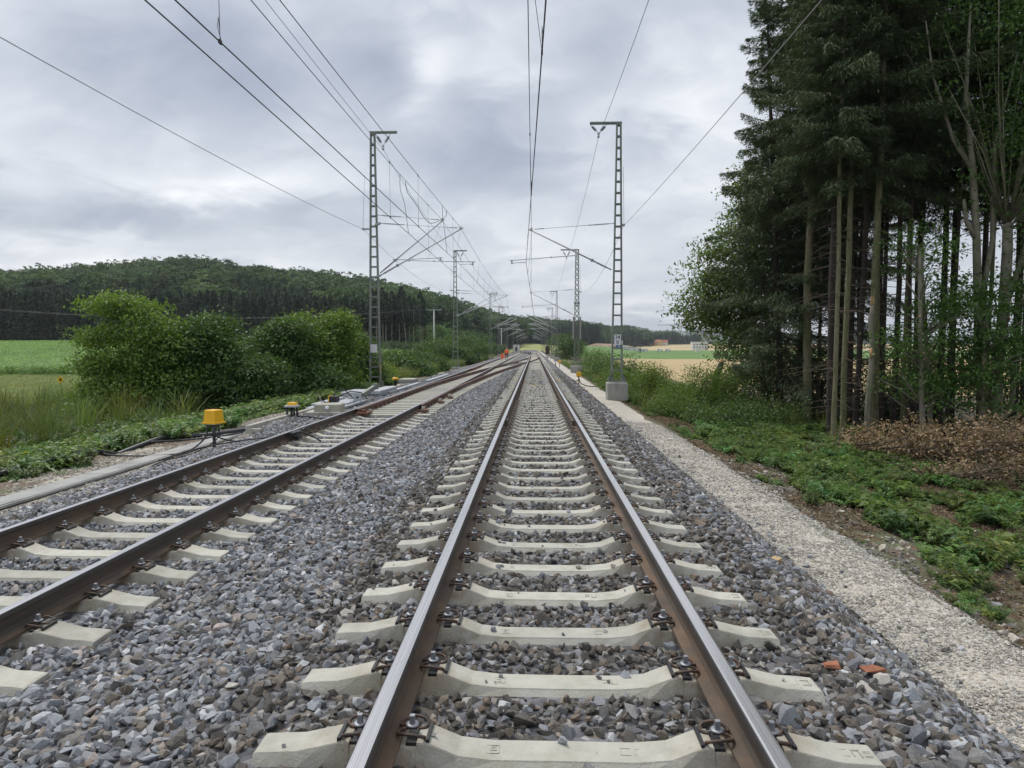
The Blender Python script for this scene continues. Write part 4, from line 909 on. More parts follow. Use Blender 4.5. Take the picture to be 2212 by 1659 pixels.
broadleaf('maple_tree', 'light green maple leaning out at the left rim of the wood', 12.2, 36.2, [(0,0,-.2),(-.2,0,2),(-.7,0,5),(-1.1,0,8),(-1.2,0,11)], [.16,.14,.11,.08,.03], 'bark_dark',
  [((-2.6,0,5.6),(2.0,2,1.5),1.3),((-1.5,0,9.0),(1.8,1.8,1.8),1.1),((-.6,0,11.5),(1.5,1.5,1.4),.8),((-3.2,0,5.0),(1.3,1.5,.8),.6),((-1.0,-.6,4.2),(1.5,1.6,1.4),.8),((-2.8,.2,7.2),(1.4,1.5,1.1),.8),((-.8,0,2.2),(1.2,1.3,1.0),.4)], 640, 24, .19, 'leaf_maple', 5, spread=.30)
broadleaf('maple_tree', 'second light green maple close to the meadow side of the wood edge', 13.6, 40.0, [(0,0,-.2),(0,0,3),(-.3,0,7),(-.4,0,11)], [.16,.14,.1,.04], 'bark_dark',
  [((-1.7,0,4.8),(2.0,2,2.0),1),((-1.0,0,8.2),(2.2,2,2.2),1),((-.4,0,11.2),(1.7,1.7,1.7),.7),((0,0,3.0),(2,2,1.5),.6)], 520, 24, .19, 'leaf_maple', 6, spread=.32)
# double beech at the right
broadleaf('beech_tree', 'double-stemmed grey beech with sawn-off limbs at the right side of the wood', 15.3, 23.0,
  [(0.05,0,-.2),(0,0,.5),(-.05,0,2.6),(.1,0,4.6),(.15,0,7.3),(.05,0,7.5)], [.30,.24,.19,.17,.145,.13], 'bark_beech',
  [((1.0,-.6,9.5),(2.6,1.8,2.2),1.4),((.0,-.8,12.6),(2.8,2,2.4),1.6),((2.4,-.4,6.5),(1.8,1.5,1.6),1.0),((1.9,-.8,3.8),(1.6,1.2,.9),.6),((-1.3,-.7,5.0),(1.3,1.1,.8),.55),((-1.6,-.8,2.5),(1.3,1.0,.55),.45),((-.7,-.9,3.6),(1.2,.9,.5),.35),((-1.0,-.6,15.2),(2.6,2,1.8),1.0),((2.8,-.6,1.5),(1.2,1,.6),.3)], 950, 26, .13, 'leaf_beech', 8, spread=.30, stems=44,
  cuts=((3.1,-1.9,.07),(4.4,-1.2,.05),(1.6,-1.4,.06),(5.4,-2.2,.05),(2.4,-2.4,.05)),
  extra=(([(-.10,.1,.2),(-.42,.12,2.0),(-.62,.1,4.2),(-.78,.1,7.0),(-1.0,.05,9.2),(-1.35,0,11.5),(-1.3,0,14.5)],[.17,.15,.135,.12,.10,.07,.03]),([(-.78,.1,7.0),(-1.2,0,7.6),(-1.3,0,8.3)],[.09,.07,.05]),([(-1.0,.05,9.2),(-1.7,0,10.2),(-2.4,0,12.2),(-2.7,0,14)],[.07,.055,.04,.015]),
         ([(-.62,.1,4.6),(-.2,.2,7),(-.25,.2,10),(.3,.1,13)],[.09,.08,.06,.02]),([(.1,0,4.6),(.6,-.1,6.5),(1.4,-.1,9.5),(1.8,-.1,12.5)],[.10,.08,.06,.02]),([(.12,0,.9),(.42,-.1,1.7),(.5,-.1,3.2),(.62,-.1,3.9)],[.085,.08,.07,.06])))
for i, (x,y,H,dx,lb) in enumerate([(12.45,22.2,6.5,-.25,'slim curved beech sapling in front of the dark spruces'),(13.35,23.3,6.8,-.5,'leaning pale beech stem with a sawn top, left of the double beech'),(14.0,21.8,4.4,.1,'short topped beech stem left of the double beech'),(17.0,21.6,9.5,.2,'young beech right of the double beech')]):
    broadleaf('beech_sapling', lb, x, y, [(0,0,-.2),(.03,0,.6),(dx*.3,0,H*.4),(dx*.75,0,H*.75),(dx,0,H)], [.10,.085,.075,.06,.05], 'bark_beech',
      [((dx*.5-.4,-.3,H*.55),(1.2,.9,.6),1),((dx*.4+.6,-.3,H*.72),(1.1,.9,.6),1),((dx*.6,-.2,H*.36),(1.3,.9,.5),.8),((dx,-.2,H*1.0),(1.1,.9,.8),.8)], 105, 22, .12, 'leaf_beech', 60+i, cat='sapling', spread=.24, stems=26, cuts=((H*.5,-1.6,.04),(H*.68,-2.2,.035)), group='beech saplings at the wood edge')
# undergrowth behind the trunks
for i, (x,y,w_,h_,lb) in enumerate([(13.2,33,2.6,3.2,'leafy undergrowth behind the left spruce trunks'),(15.4,38,2.8,3.0,'tall leafy undergrowth at the back of the wood, middle'),(18.0,31.5,2.6,3.0,'leafy undergrowth behind the double beech'),(22,27,2.6,3.0,'leafy undergrowth at the right back of the wood'),(16.2,31.5,2.6,3.0,'leafy undergrowth among the second row of spruces'),(20.0,24.2,1.6,1.8,'low leafy undergrowth right of the double beech'),(21,30,3,4.5,'dense leafy undergrowth at the rear right of the wood')]):
    shrub('undergrowth_bush', lb, x, y, [((0,0,h_*.55),(w_*.7,w_*.6,h_*.5),1),((.8,0,h_*.9),(w_*.5,w_*.5,h_*.35),.6),((-.9,.2,h_*.4),(w_*.5,w_*.5,h_*.35),.6)], 230, 20, .15, 'leaf_dark', 80+i, 'undergrowth bushes in the wood', spread=.3, stems=16)
# broken trunk, sawn stump
def snag():
    root = empty('broken_trunk', (8.15, 31.0, float(T(8.15,31.0))-.05), 'dark splintered tree stump standing alone in the bushes', 'tree stump')
    m = MB(); m.tube([(0,0,-.2),(.02,0,.5),(-.08,0,1.4),(.16,0,2.1),(.3,0,2.5)], [.26,.2,.17,.15,.11], 12)
    for a in range(5): m.tube([(.3+.05*math.cos(a*1.3),.05*math.sin(a*1.3),2.4),(.34+.07*math.cos(a*1.3),.07*math.sin(a*1.3),2.62+.05*(a%3))],[.035,.006],5, mi=1)
    for q in ([(-.05,0,1.2),(-.5,-.2,1.5),(-.8,-.3,1.4)],[(0,0,.8),(.6,-.4,1.2),(1.2,-.5,.9)]): m.tube(q,[.05,.03,.01],6)
    m.build('trunk', [K['bark_dark'], K['cut']], root)
snag()
m = MB(); m.tube([(0,0,-.2),(.02,0,1.5),(.12,0,3.3),(.02,0,4.3),(.08,0,4.9)],[.125,.105,.095,.09,.055],10)
for a in range(4): m.tube([(.06+.04*math.cos(a*1.6),.04*math.sin(a*1.6),4.8),(.05+.05*math.cos(a*1.6),.05*math.sin(a*1.6),5.05+.06*(a%2))],[.04,.006],5, mi=1)
m.tube([(.02,-.10,3.35),(.0,-.14,3.2),(.02,-.1,3.0)],[.03,.06,.03],8,mi=1)
o = m.build('topped_trunk', [K['bark_beech'], K['cut']], None, (11.35, 23.5, float(T(11.35,23.5)))); tag(o, 'topped grey trunk with a torn orange end in front of the mossy spruce', 'tree stump')
# ---------------------------------------------------------------- shrubs along the left track
LB = [(-15.2,26.0,'tall yellow-green elder shrub with a spreading crown, leftmost of the hedge','leaf_bush',[((-.7,0,1.3),(1.5,1.3,1.0),1.2),((-.3,0,2.7),(1.3,1.1,.6),1.0),((-1.5,0,3.3),(.9,.8,.35),.55),((-.9,0,4.5),(1.1,.8,.45),.75),((.2,0,3.75),(1.0,.9,.4),.6),((.9,0,3.0),(1.0,.9,.5),.8),((.9,-.3,1.5),(1.2,1.2,1.0),1),((-1.7,.1,2.3),(.7,.7,.3),.35),((-1.5,-.2,1.2),(.8,.9,.5),.45),((-1.5,-.6,.4),(1.0,.9,.45),.45),((.2,-.9,.5),(1.6,.9,.6),.7)],300),
 (-13.35,26.8,'dark glossy bush beside the yellow-green elder','leaf_dark',[((0,0,1.4),(1.3,1.2,1.1),1.3),((.2,0,2.8),(1.1,1.0,.6),.9),((.4,0,3.6),(.8,.8,.45),.6),((-.2,-.6,.7),(1.3,1.1,.8),1.0),((1.0,0,2.2),(.8,.8,.9),.6)],240),
 (-12.0,30.5,'feathery rose thicket in the middle of the hedge','leaf_dark',[((0,0,1.2),(1.4,1.2,1.1),1.2),((.4,0,2.7),(1.2,1.1,.7),.8),((-.9,0,2.0),(1,1,.9),.8),((1.3,0,1.5),(1.0,1,1.1),.8),((0,-.9,.6),(1.7,.9,.7),.8)],260),
 (-10.4,31.5,'bright green bush close behind the left mast','leaf_bush',[((-.6,0,1.4),(1.0,1.0,1.1),1),((.2,0,2.7),(.9,.9,.6),.7),((.6,0,1.2),(.9,.9,.9),.7),((-.4,0,3.5),(.7,.7,.4),.45),((0,-.6,.5),(1.3,.8,.6),.6)],190),
 (-9.5,32.6,'tall leafy bush right beside the left mast, top of the hedge end','leaf_bush',[((0,0,1.2),(.9,.9,1.1),1),((-.2,0,2.6),(.9,.9,.8),.9),((.2,0,3.5),(.65,.7,.5),.5)],170),
 (-11.2,30.0,'olive bush filling the hedge between the rose thicket and the bright bush','leaf_dark',[((0,0,1.4),(1.0,1,1.4),1),((.2,0,3.0),(.9,.9,.8),.7)],170),
 (-9.9,38.0,'olive bush close behind the left mast foot','leaf_dark',[((0,0,1.2),(1.3,1.2,1.2),1),((-.4,0,2.5),(1,1,.7),.6)],170),
 (-10.9,40.5,'yellow-green bush right of the left mast','leaf_bright',[((0,0,1.2),(1.7,1.3,1.0),1),((-.8,0,2.4),(1.2,1.1,.7),.7),((1.2,0,1.0),(1.2,1,.8),.6)],210),
 (-14.2,38,'olive green bush behind the hedge gap','leaf_dark',[((0,0,1.8),(2.0,1.4,1.9),1),((1.5,0,2.2),(1.4,1.2,1.5),.7)],240),
 (-17.5,27.0,'low dark thicket at the left foot of the elder','leaf_dark',[((0,0,.4),(.9,1,.5),1),((.6,0,.8),(.7,.8,.4),.5)],80),
 (-11.6,26.5,'low dark bush filling the hedge foot between the glossy bush and the rose thicket','leaf_dark',[((0,0,.8),(1.2,1,.9),1),((.6,.3,1.6),(.8,.8,.7),.6)],170),
 (-9.6,29.6,'low dark bush at the foot of the bright green bush','leaf_dark',[((0,0,.7),(1.0,1,.8),1)],120),
 (-16.5,33,'dark bush behind the elder','leaf_dark',[((0,0,1.6),(2.2,1.4,1.6),1)],170),
 (-10.6,50,'low bush in front of the maize right of the left mast','leaf_dark',[((0,0,.9),(2.0,1.6,1.0),1),((1.6,0,.7),(1.4,1.4,.8),.6)],200),
 (-11.3,60,'dark low bush beside the second left mast','leaf_dark',[((0,0,.9),(2.4,2,1.1),1),((2,0,.8),(1.2,1.5,.9),.6)],200),
 (-11.5,84,'dark rounded bush behind the second left mast','leaf_dark',[((0,0,1.6),(3.4,3,1.9),1),((2.2,0,1.2),(2,2,1.4),.5)],220),
 (-11,112,'large dark bush beside the third left mast','leaf_dark',[((0,0,2),(3.6,4,2.6),1),((-3,0,1.6),(3,3,2),.7)],260)]
for i, (x,y,lb,lm,bl,n) in enumerate(LB): shrub('hedge_shrub', lb, x, y, bl, int(n*1.5), 64, (.14 if y < 45 else .2), lm, 100+i, 'shrubs along the left side of the track', spread=(.30 if y < 45 else .42), r0=.055, shell=.8)
shrub('dry_bush', 'pale straw-coloured tuft bush beside the left masts', -8.9, 88, [((0,0,.9),(1.5,1.6,1.0),1)], 120, 24, .3, 'grass', 131, spread=.4, stems=6)
# bushes on the right, around the mast
RB = [(5.6,34.5,'round green bush right behind the sign mast','leaf_bush',[((0,0,.8),(.9,.9,.9),1),((.5,0,1.2),(.6,.7,.6),.5)],180,.10),
 (5.0,39,'low green bush left of the sign mast foundation','leaf_bush',[((0,0,.7),(1.1,1.2,.8),1)],150,.11),
 (5.9,47,'dark green bush between the sign mast and the lattice mast','leaf_dark',[((0,0,1.1),(1.5,1.5,1.3),1),((.9,0,.8),(1.1,1.2,.9),.6)],220,.13),
 (5.7,57,'dark bush at the foot of the crossed lattice mast','leaf_dark',[((0,0,1.1),(1.4,1.6,1.2),1)],180,.15),
 (6.4,72,'bush behind the crossed lattice mast','leaf_dark',[((0,0,1.2),(1.8,2,1.3),1)],170,.18),
 (5.3,31.2,'small light green sapling behind the mast foundation','leaf_bright',[((0,0,1.3),(.45,.45,.9),1)],70,.10),
 (6.5,28.5,'airy hawthorn sapling with spreading twigs right of the sign mast','leaf_bush',[((0,0,1.5),(1.3,.9,.5),1),((-.6,0,1.1),(.8,.7,.4),.6),((.6,0,2.0),(.7,.6,.3),.6),((.9,0,1.0),(.8,.7,.5),.5)],150,.085),
 (7.7,29.8,'green bush between the sapling and the splintered stump','leaf_bush',[((0,0,1.1),(1.1,1,.9),1),((.7,0,1.7),(.8,.7,.6),.6)],190,.095),
 (9.4,32.5,'bush right of the splintered stump','leaf_dark',[((0,0,.9),(1.3,1.1,.9),1)],170,.11),
 (7.0,24.6,'low weedy bush in front of the splintered stump','leaf_dark',[((0,0,.45),(1.4,1.2,.5),1)],150,.09),
 (9.3,27.5,'low dark bramble thicket in front of the left spruces','leaf_dark',[((0,0,.5),(1.5,1.3,.6),1)],190,.09),
 (5.6,27.0,'leafy weeds bush beside the mast foundation','leaf_bush',[((0,0,.5),(.9,1.1,.6),1)],130,.09),
 (3.4,170,'dense green bush behind the third right mast','leaf_dark',[((0,0,3.0),(4.2,4,3.4),1),((2.4,0,2.4),(3,3,2.6),.7)],420,.34)]
for i, (x,y,lb,lm,bl,n,sz) in enumerate(RB):
    shrub('lineside_bush', lb, x+(4 if y > 100 else 0), y, bl, n, 22, sz, lm, 140+i, 'bushes along the right side of the track', spread=(.22 if y < 60 else .5), r0=.03, stems=18)
# ---------------------------------------------------------------- dead branch pile
def deadpile(label, x, y, w_, d_, h_, seed, n):
    z = float(T(x,y)); root = empty('dead_branch_pile', (x,y,z), label, 'branch pile', 'heaps of withered branches'); r = random.Random(seed)
    me, cl = leaf_cloud(seed, [((0,0,h_*.35),(w_,d_,h_*.55),1.4),((w_*.45,0,h_*.6),(w_*.5,d_*.8,h_*.5),.9),((-w_*.5,-.1,h_*.5),(w_*.4,d_*.8,h_*.4),.6)], n, 15, .095, K['leaf_dead'], .17, shell=.55, out=.2)
    link('withered_leaves', me, root); m = MB()
    for i in range(46):
        a = Vector((r.uniform(-w_,w_), r.uniform(-d_,d_), r.uniform(0,h_*.6))); an = r.uniform(0,6.28); L = r.uniform(.5,1.6); d = Vector((math.cos(an),math.sin(an)*.6,r.uniform(-.1,.55)))
        m.tube([a, a+d*L*.5+Vector((0,0,.06)), a+d*L], [.016,.011,.004], 5)
    for i in range(5):
        a = Vector((r.uniform(-w_,w_*.6), -d_*.7, r.uniform(.1,h_*.7))); m.tube([a,a+Vector((.7,-.1,.08)),a+Vector((1.5,.1,.2))],[.035,.03,.02],7)
    m.build('branches', K['twig'], root)
deadpile('heap of withered brown branches in front of the middle spruces', 10.6, 20.2, 1.7, .9, 1.2, 1, 360)
deadpile('large heap of withered brown branches in front of the double beech', 13.2, 18.9, 1.9, 1.0, 1.6, 2, 480)
deadpile('heap of withered grey-brown branches at the right rim', 13.2, 16.6, 1.7, .9, 1.15, 3, 360)
deadpile('small reddish heap of withered twigs among the weeds', 10.1, 16.8, .7, .5, .42, 4, 110)
deadpile('dark heap of cut twigs beside the left spruces', 9.6, 29.6, 1.1, .8, .9, 5, 90)
# ---------------------------------------------------------------- weeds, grass, maize
def weed_mesh(seed, n_st, H, spread, leaf, pinn, m):
    r = np.random.default_rng(seed); C_, D_, N_, L_, W_ = [], [], [], [], []
    for s_ in range(n_st):
        an = r.uniform(0,6.28); tilt = r.uniform(.15,1.0)*spread; L = H*r.uniform(.6,1.1); dr = np.array([math.cos(an),math.sin(an),0])
        for t in np.linspace(.3,1,pinn):
            p = dr*tilt*L*t+np.array([0,0,L*(t-.25*spread*t*t)]); lat = np.array([-dr[1],dr[0],0])
            for q in (-1,1,0):
                if q == 0 and t < .95: continue
                d = lat*q+dr*.5+np.array([0,0,r.uniform(-.35,.15)]); k = leaf*r.uniform(.7,1.2)
                C_.append(p+d*k*.5); D_.append(d); N_.append(np.array([0,0,1.])+r.normal(0,.3,3)); L_.append(k); W_.append(k*r.uniform(.4,.55))
    V, F = leaf_quads(np.array(C_), np.array(D_), np.array(N_), np.array(L_), np.array(W_), .15)
    return np_mesh('weed', V, F, [m])
WD = [weed_mesh(i, 9+i%4, .34, .8, .065, 7, K['leaf_weed']) for i in range(5)]+[weed_mesh(20+i, 7, .30, .9, .10, 4, K['leaf_weed']) for i in range(3)]
def blades_mesh(seed, n, H, lean, wd, m, heads=0):
    r = np.random.default_rng(seed); V, F = [], []
    for i in range(n):
        an = r.uniform(0,6.28); L = H*r.uniform(.5,1.1); le = lean*r.uniform(.3,1.3); b = r.normal(0,.07,2); dr = np.array([math.cos(an),math.sin(an)]); sd = np.array([-dr[1],dr[0]])*wd/2
        k = len(V)
        for t, w_ in ((0,1),(.5,.9),(.85,.6),(1,.08)):
            c = b+dr*le*L*t*t; z = L*(t-.3*le*t*t)
            V += [(c[0]-sd[0]*w_,c[1]-sd[1]*w_,z),(c[0]+sd[0]*w_,c[1]+sd[1]*w_,z)]
        F += [(k+2*j,k+2*j+1,k+2*j+3,k+2*j+2) for j in range(3)]
    return np_mesh('grass_tuft', V, F, [m])
GR = [blades_mesh(i, 46, .75, .6, .011, K['grass']) for i in range(3)]
CN = []
for i in range(4):
    r = np.random.default_rng(70+i); V, F = [], []
    for j in range(11):
        an = j*2.4+r.normal(0,.3); h0 = .15+j*.115; L = r.uniform(.55,.85); dr = np.array([math.cos(an),math.sin(an)]); sd = np.array([-dr[1],dr[0]])*.04; k = len(V)
        for t, w_ in ((0,.5),(.3,1),(.65,.9),(1,.08)):
            c = dr*L*t*.75; z = h0+L*(.75*t-.72*t*t); V += [(c[0]-sd[0]*w_,c[1]-sd[1]*w_,z),(c[0]+sd[0]*w_,c[1]+sd[1]*w_,z)]
        F += [(k+2*q,k+2*q+1,k+2*q+3,k+2*q+2) for q in range(3)]
    CN.append(np_mesh('maize_plant', V, F, [K['corn']]))
def tints(n, r, lo=.7, hi=1.3, warm=.12):
    b = r.uniform(lo,hi,(n,1)); return b*np.stack([1+r.normal(0,warm,n), np.ones(n), 1+r.normal(0,warm,n)],1)
def weeds():
    r = np.random.default_rng(21)
    n = 13000; y = r.uniform(3,46,n); u = r.random(n); x = 4.15+(np.minimum(4.5+y*.16,9.5))*u
    k = fbm(x*1.0, y*.62, 31); k2 = fbm(x*2.6, y*1.7, 36); k = .55*k+.45*k2; thr = np.interp(x, [4.1,5.0,6.5,9,14], [.62,.565,.50,.50,.58])-np.clip((y-24)/60,0,.10); keep = k > thr
    x, y = x[keep], y[keep]; n = len(x)
    s = r.uniform(.4,1.05,n)*np.clip((x-3.5)/1.7,.45,1.1)*np.where(r.random(n) < .10, 1.6, 1)
    scatter('weeds', np.stack([x,y,T(x,y)-.01],1), WD, s, None, tints(n,r,.6,1.35,.16), label='low green weeds between the gravel path and the wood')
    K['leaf_litter'] = leafmat('old_litter', (.07,.05,.035), (.21,.15,.095), .15, .85); n = 26000; x = r.uniform(4.1,15,n); y = r.uniform(2,34,n); keep = fbm(x*.9,y*.6,66)+.12*np.clip((x-7)/4,-.5,1) > .40; x, y = x[keep], y[keep]; n = len(x)
    lm_ = []
    for i in range(3):
        q = np.random.default_rng(i); c = q.normal(0,.10,(9,3))*np.array([1,1,.12])+np.array([0,0,.02]); V, F = leaf_quads(c, q.normal(0,1,(9,3))*np.array([1,1,.25]), q.normal(0,.4,(9,3))+np.array([0,0,1.]), q.uniform(.03,.08,9), q.uniform(.015,.04,9), .2); lm_.append(np_mesh('litter', V, F, [K['leaf_litter']]))
    scatter('leaf_litter', np.stack([x,y,T(x,y)+.004],1), lm_, np.where(r.random(n)<.9, r.uniform(.7,1.4,n), .5), None, None, label='dead leaves and twigs littering the soil beside the wood')
    n = 8000; x = r.uniform(-14.5,-7.95,n); y = r.uniform(7,44,n); k = fbm(x*.8,y*.5,47)
    thr = np.interp(x, [-14.5,-10,-8.9,-8.2,-7.9], [.30,.26,.34,.44,.58]); bare = (np.abs(y-13.8) < 1.5) & (x > -9.6); k = .6*k+.4*fbm(x*2.8,y*1.8,49); keep = (k > thr) & ~bare; hk = np.clip((k-thr)/.16,.25,1)[keep]
    x, y = x[keep], y[keep]; n = len(x)
    scatter('embankment_weeds', np.stack([x,y,T(x,y)-.01],1), WD, r.uniform(.8,1.9,n)*hk, None, tints(n,r,.8,1.5,.16), label='bright green weeds on the bank left of the cable trough')
    n = 3200; x = r.uniform(-24,-11.5,n); y = r.uniform(12,32,n); k = fbm(x*.5,y*.5,53); keep = (k > .36) & (x < -10-.12*(y-10)); x, y = x[keep], y[keep]; n = len(x)
    t = tints(n,r,.5,1.05); t[r.random(n) < .06] *= np.array([1.3,.85,.7])
    scatter('tall_grass', np.stack([x,y,T(x,y)-.02],1), GR+WD[:2], np.stack([r.uniform(1.2,2.2,n)]*2+[r.uniform(1.0,2.6,n)],1), None, t*np.array([.85,.9,.75]), which=r.choice(5,n,p=[.05,.05,.04,.43,.43]), label='tall half-dry grass and herbs left of the hedge')
    n = 7000; x = r.uniform(-62,-15,n); y = 30+46*r.random(n)**.8; keep = (x < -15-.0*y) & (x > -1.05*y); x, y = x[keep], y[keep]; n = len(x)
    scatter('meadow_grass', np.stack([x,y,T(x,y)-.02],1), GR, np.stack([r.uniform(1.2,2.2,n)]*2+[r.uniform(.4,.8,n)],1), None, tints(n,r,.9,1.4), label='yellowish meadow grass in front of the maize')
    n = 2200; x = r.uniform(4.3,12,n); y = r.uniform(26,110,n); scatter('rough_grass', np.stack([x,y,T(x,y)-.02],1), GR+WD, r.uniform(.8,1.6,n), None, tints(n,r,.7,1.2), label='rough grass below the embankment on the right')
    n = 3500; x = r.uniform(-13,-8.2,n); y = r.uniform(42,140,n); scatter('bank_grass', np.stack([x,y,T(x,y)-.02],1), GR+WD[:3], r.uniform(.9,1.7,n), None, tints(n,r,.6,1.1), label='rough grass along the left embankment')
    n = 900; x = np.where(r.random(n)<.5, r.uniform(5,17,n), r.uniform(8,26,n)); y = r.uniform(16,42,n); x = np.maximum(x, 9.5)
    scatter('wood_floor_plants', np.stack([x,y,T(x,y)-.02],1), WD, r.uniform(.6,1.3,n), None, tints(n,r,.5,.9), label='sparse green plants on the dark wood floor')
weeds()
def maize():
    r = np.random.default_rng(77); P = []
    for y0, y1, n in ((76,84,5200),(84,110,9000),(110,160,11000),(160,256,14000)):
        y = r.uniform(y0,y1,n); x = -13.2-(r.random(n))*(y*1.0); x = np.round(x/.75)*.75+r.normal(0,.06,n) if y1 <= 110 else x
        P.append(np.stack([x,y,T(x,y)],1))
    P = np.concatenate(P); s, e = P[:,0]/P[:,1], P[:,1]; ok = P[:,1] < hill_params(s)[1]-1; P = P[ok]; n = len(P)
    sc = r.uniform(.85,1.15,n)*np.interp(P[:,1],[76,110,160,256],[1.0,1.1,1.25,1.4]); wide = np.interp(P[:,1],[76,110,256],[1,1.5,2.6])
    scatter('maize', P, CN, np.stack([sc*wide,sc*wide,sc*.95],1), None, tints(n,r,.75,1.25,.08)*(.75+.5*fbm(P[:,0]/9,P[:,1]/14,88))[:,None], label='green maize field in front of the wooded hill')
maize()
K['petal'] = mat('sunflower_petal', (.75,.48,.02), .7, .1, 10); K['seed'] = mat('sunflower_seed', (.09,.05,.015), .9, .2, 30); K['stalk'] = mat('green_stalk', (.08,.14,.04), .8, .2, 8)
for i, (x,y,h,lb) in enumerate([(-18.6,28.5,1.75,'yellow sunflower, right one of two beside the elder'),(-20.2,28.5,1.85,'yellow sunflower, left one of two beside the elder')]):
    root = empty('sunflower', (x,y,float(T(x,y))), lb, 'sunflower', 'sunflowers at the hedge'); m = MB(); m.tube([(0,0,0),(.03,0,h*.6),(0,-.04,h)],.012,6); m.build('stem', K['stalk'], root)
    m = MB()
    for a in range(14):
        an = a*6.283/14; u = Vector((math.cos(an),0,math.sin(an))); v = Vector((-math.sin(an),0,math.cos(an))); c = Vector((0,-.06,h))
        m.add([c+u*.05-v*.02,c+u*.11-v*.025+Vector((0,-.01,0)),c+u*.15,c+u*.11+v*.025+Vector((0,-.01,0)),c+u*.05+v*.02],[(0,1,2,3,4)])
    m.lathe([(.06,0),(.055,.02),(.02,.03)],(0,-.055,h),12,mi=1,axis=(0,-1,0)); m.build('flower_head', [K['petal'],K['seed']], root)
# ---------------------------------------------------------------- wooded hill
def hill_conifer(seed):
    r = np.random.default_rng(seed); n = 620; t = r.random(n)**.8; z = 3+t*19; R = 3.0*((22.5-z)/19.5)**.8+.15; an = r.uniform(0,6.283,n); rr = R*np.sqrt(r.uniform(.25,1,n)); P = np.stack([rr*np.cos(an),rr*np.sin(an),z],1)
    d = np.stack([np.cos(an),np.sin(an),-r.uniform(.3,.9,n)],1); nn = r.normal(0,.4,(n,3)); nn[:,2] += 1
    V, F = leaf_quads(P, d, nn, r.uniform(.9,1.7,n), r.uniform(.35,.65,n), .2); k = len(V)
    m = MB(); m.tube([(0,0,-2),(0,0,8),(0,0,22)],[.28,.22,.03],6); Vt = np.array(m.v); Ft = np.array([f for f in m.f if len(f) == 4])+k
    return np_mesh('far_conifer', np.concatenate([V,Vt]), np.concatenate([F,Ft]), [K['needles_hill'],K['twig']], [0]*len(F)+[1]*len(Ft))
def hill_broad(seed):
    r = np.random.default_rng(seed); bl = [((r.normal(0,1.6),r.normal(0,1.6),r.uniform(8,15)),(r.uniform(2.0,3.2),r.uniform(2.0,3.2),r.uniform(2,3)),1) for i in range(7)]+[((0,0,10),(4,4,5),1.5)]
    me, cl = leaf_cloud(seed, bl, 115, 17, .85, K['leaf_hill'], .5, shell=.9); return me
HT = [hill_conifer(i) for i in range(4)]+[hill_broad(30+i) for i in range(4)]
def hill_wood():
    r = np.random.default_rng(90); P, Wh, Sc, Tn = [], [], [], []
    n = 15000
    u = r.uniform(-1.15,.24,n); e, ye, yr = hill_params(u); q = r.random(n)**1.15; y = ye+4+(yr*1.08-ye)*q; x = u*y
    keep = r.random(n) < np.clip(y/420,.35,1)
    front = r.random(n) < .0
    x, y, u, q = x[keep], y[keep], u[keep], q[keep]; ye = ye[keep]; n = len(x)
    g = fbm(x/55, y/55, 61); con = (g > .53) | ((y-ye) < 14) | (r.random(n) < .04); con &= ~((u > -.2) & (u < -.06) & (q < .25))
    gap = (u > -.185) & (u < -.055) & (y < ye+60)
    keep = ~gap | (r.random(n) < .5); x, y, con, gap = x[keep], y[keep], con[keep], gap[keep]; n = len(x)
    wh = np.where(con, r.integers(0,4,n), r.integers(4,8,n)); sc = np.where(con, r.uniform(.7,.95,n), r.uniform(.95,1.55,n))*np.where(gap, .5, 1)
    t = tints(n,r,.5,1.45,.10)*(.72+.56*fbm(x/45,y/45,71))[:,None]; t[gap] *= np.array([1.25,1.35,1.0])
    scatter('hill_forest', np.stack([x,y,T(x,y)-.3],1), HT, np.stack([sc*r.uniform(.85,1.15,n)]*2+[sc],1), None, t, which=wh, label='dense mixed forest covering the hill on the left')
    # dark front edge, trees standing close
    n = 520; u = np.sort(r.uniform(-1.1,-.12,n)); e, ye, yr = hill_params(u); y = ye+r.uniform(-1,12,n); x = u*y
    keep = ~((u > -.19) & (u < -.06)); x, y = x[keep], y[keep]; n = len(x); sc = r.uniform(.7,1.0,n)
    scatter('forest_edge', np.stack([x,y,T(x,y)-.3],1), HT[:4], np.stack([sc*1.15,sc*1.15,sc],1), None, tints(n,r,.65,.95,.06), label='dark spruce edge of the forest behind the maize')
    # low pale scrub in front of the forest near the line
    n = 420; u = r.uniform(-.22,-.035,n); e, ye, yr = hill_params(u); y = np.clip(ye,0,330)-r.uniform(2,40,n); y = np.where(u > -.09, r.uniform(165,330,n), y); x = np.minimum(u*y, -13); 
    sc = r.uniform(.16,.34,n)
    scatter('forest_scrub', np.stack([x,y,T(x,y)-.9],1), HT[4:], sc, None, tints(n,r,.95,1.35,.08), label='pale green scrub at the foot of the forest')
    n = 900; u = r.uniform(.02,.30,n); e, ye, yr = hill_params(u); y = ye-60+r.random(n)*(yr-ye+80); x = u*y; sc = r.uniform(.45,.85,n)*np.where(r.random(n)<.5,.7,1)*np.interp(u,[.02,.06,.11],[1,.7,.4])
    scatter('village_trees', np.stack([x,y,T(x,y)-.8],1), HT[4:], sc, None, tints(n,r,.8,1.2,.08), label='far trees round the village')
    n = 160; u = r.uniform(.0,.095,n); y = r.uniform(775,840,n); x = u*y; scatter('far_spruce_wood', np.stack([x,y,T0(x,y)-.5],1), HT[:4], r.uniform(.95,1.25,n), None, tints(n,r,.6,.9,.06), label='dark spruce wood at the far end of the line')
hill_wood()
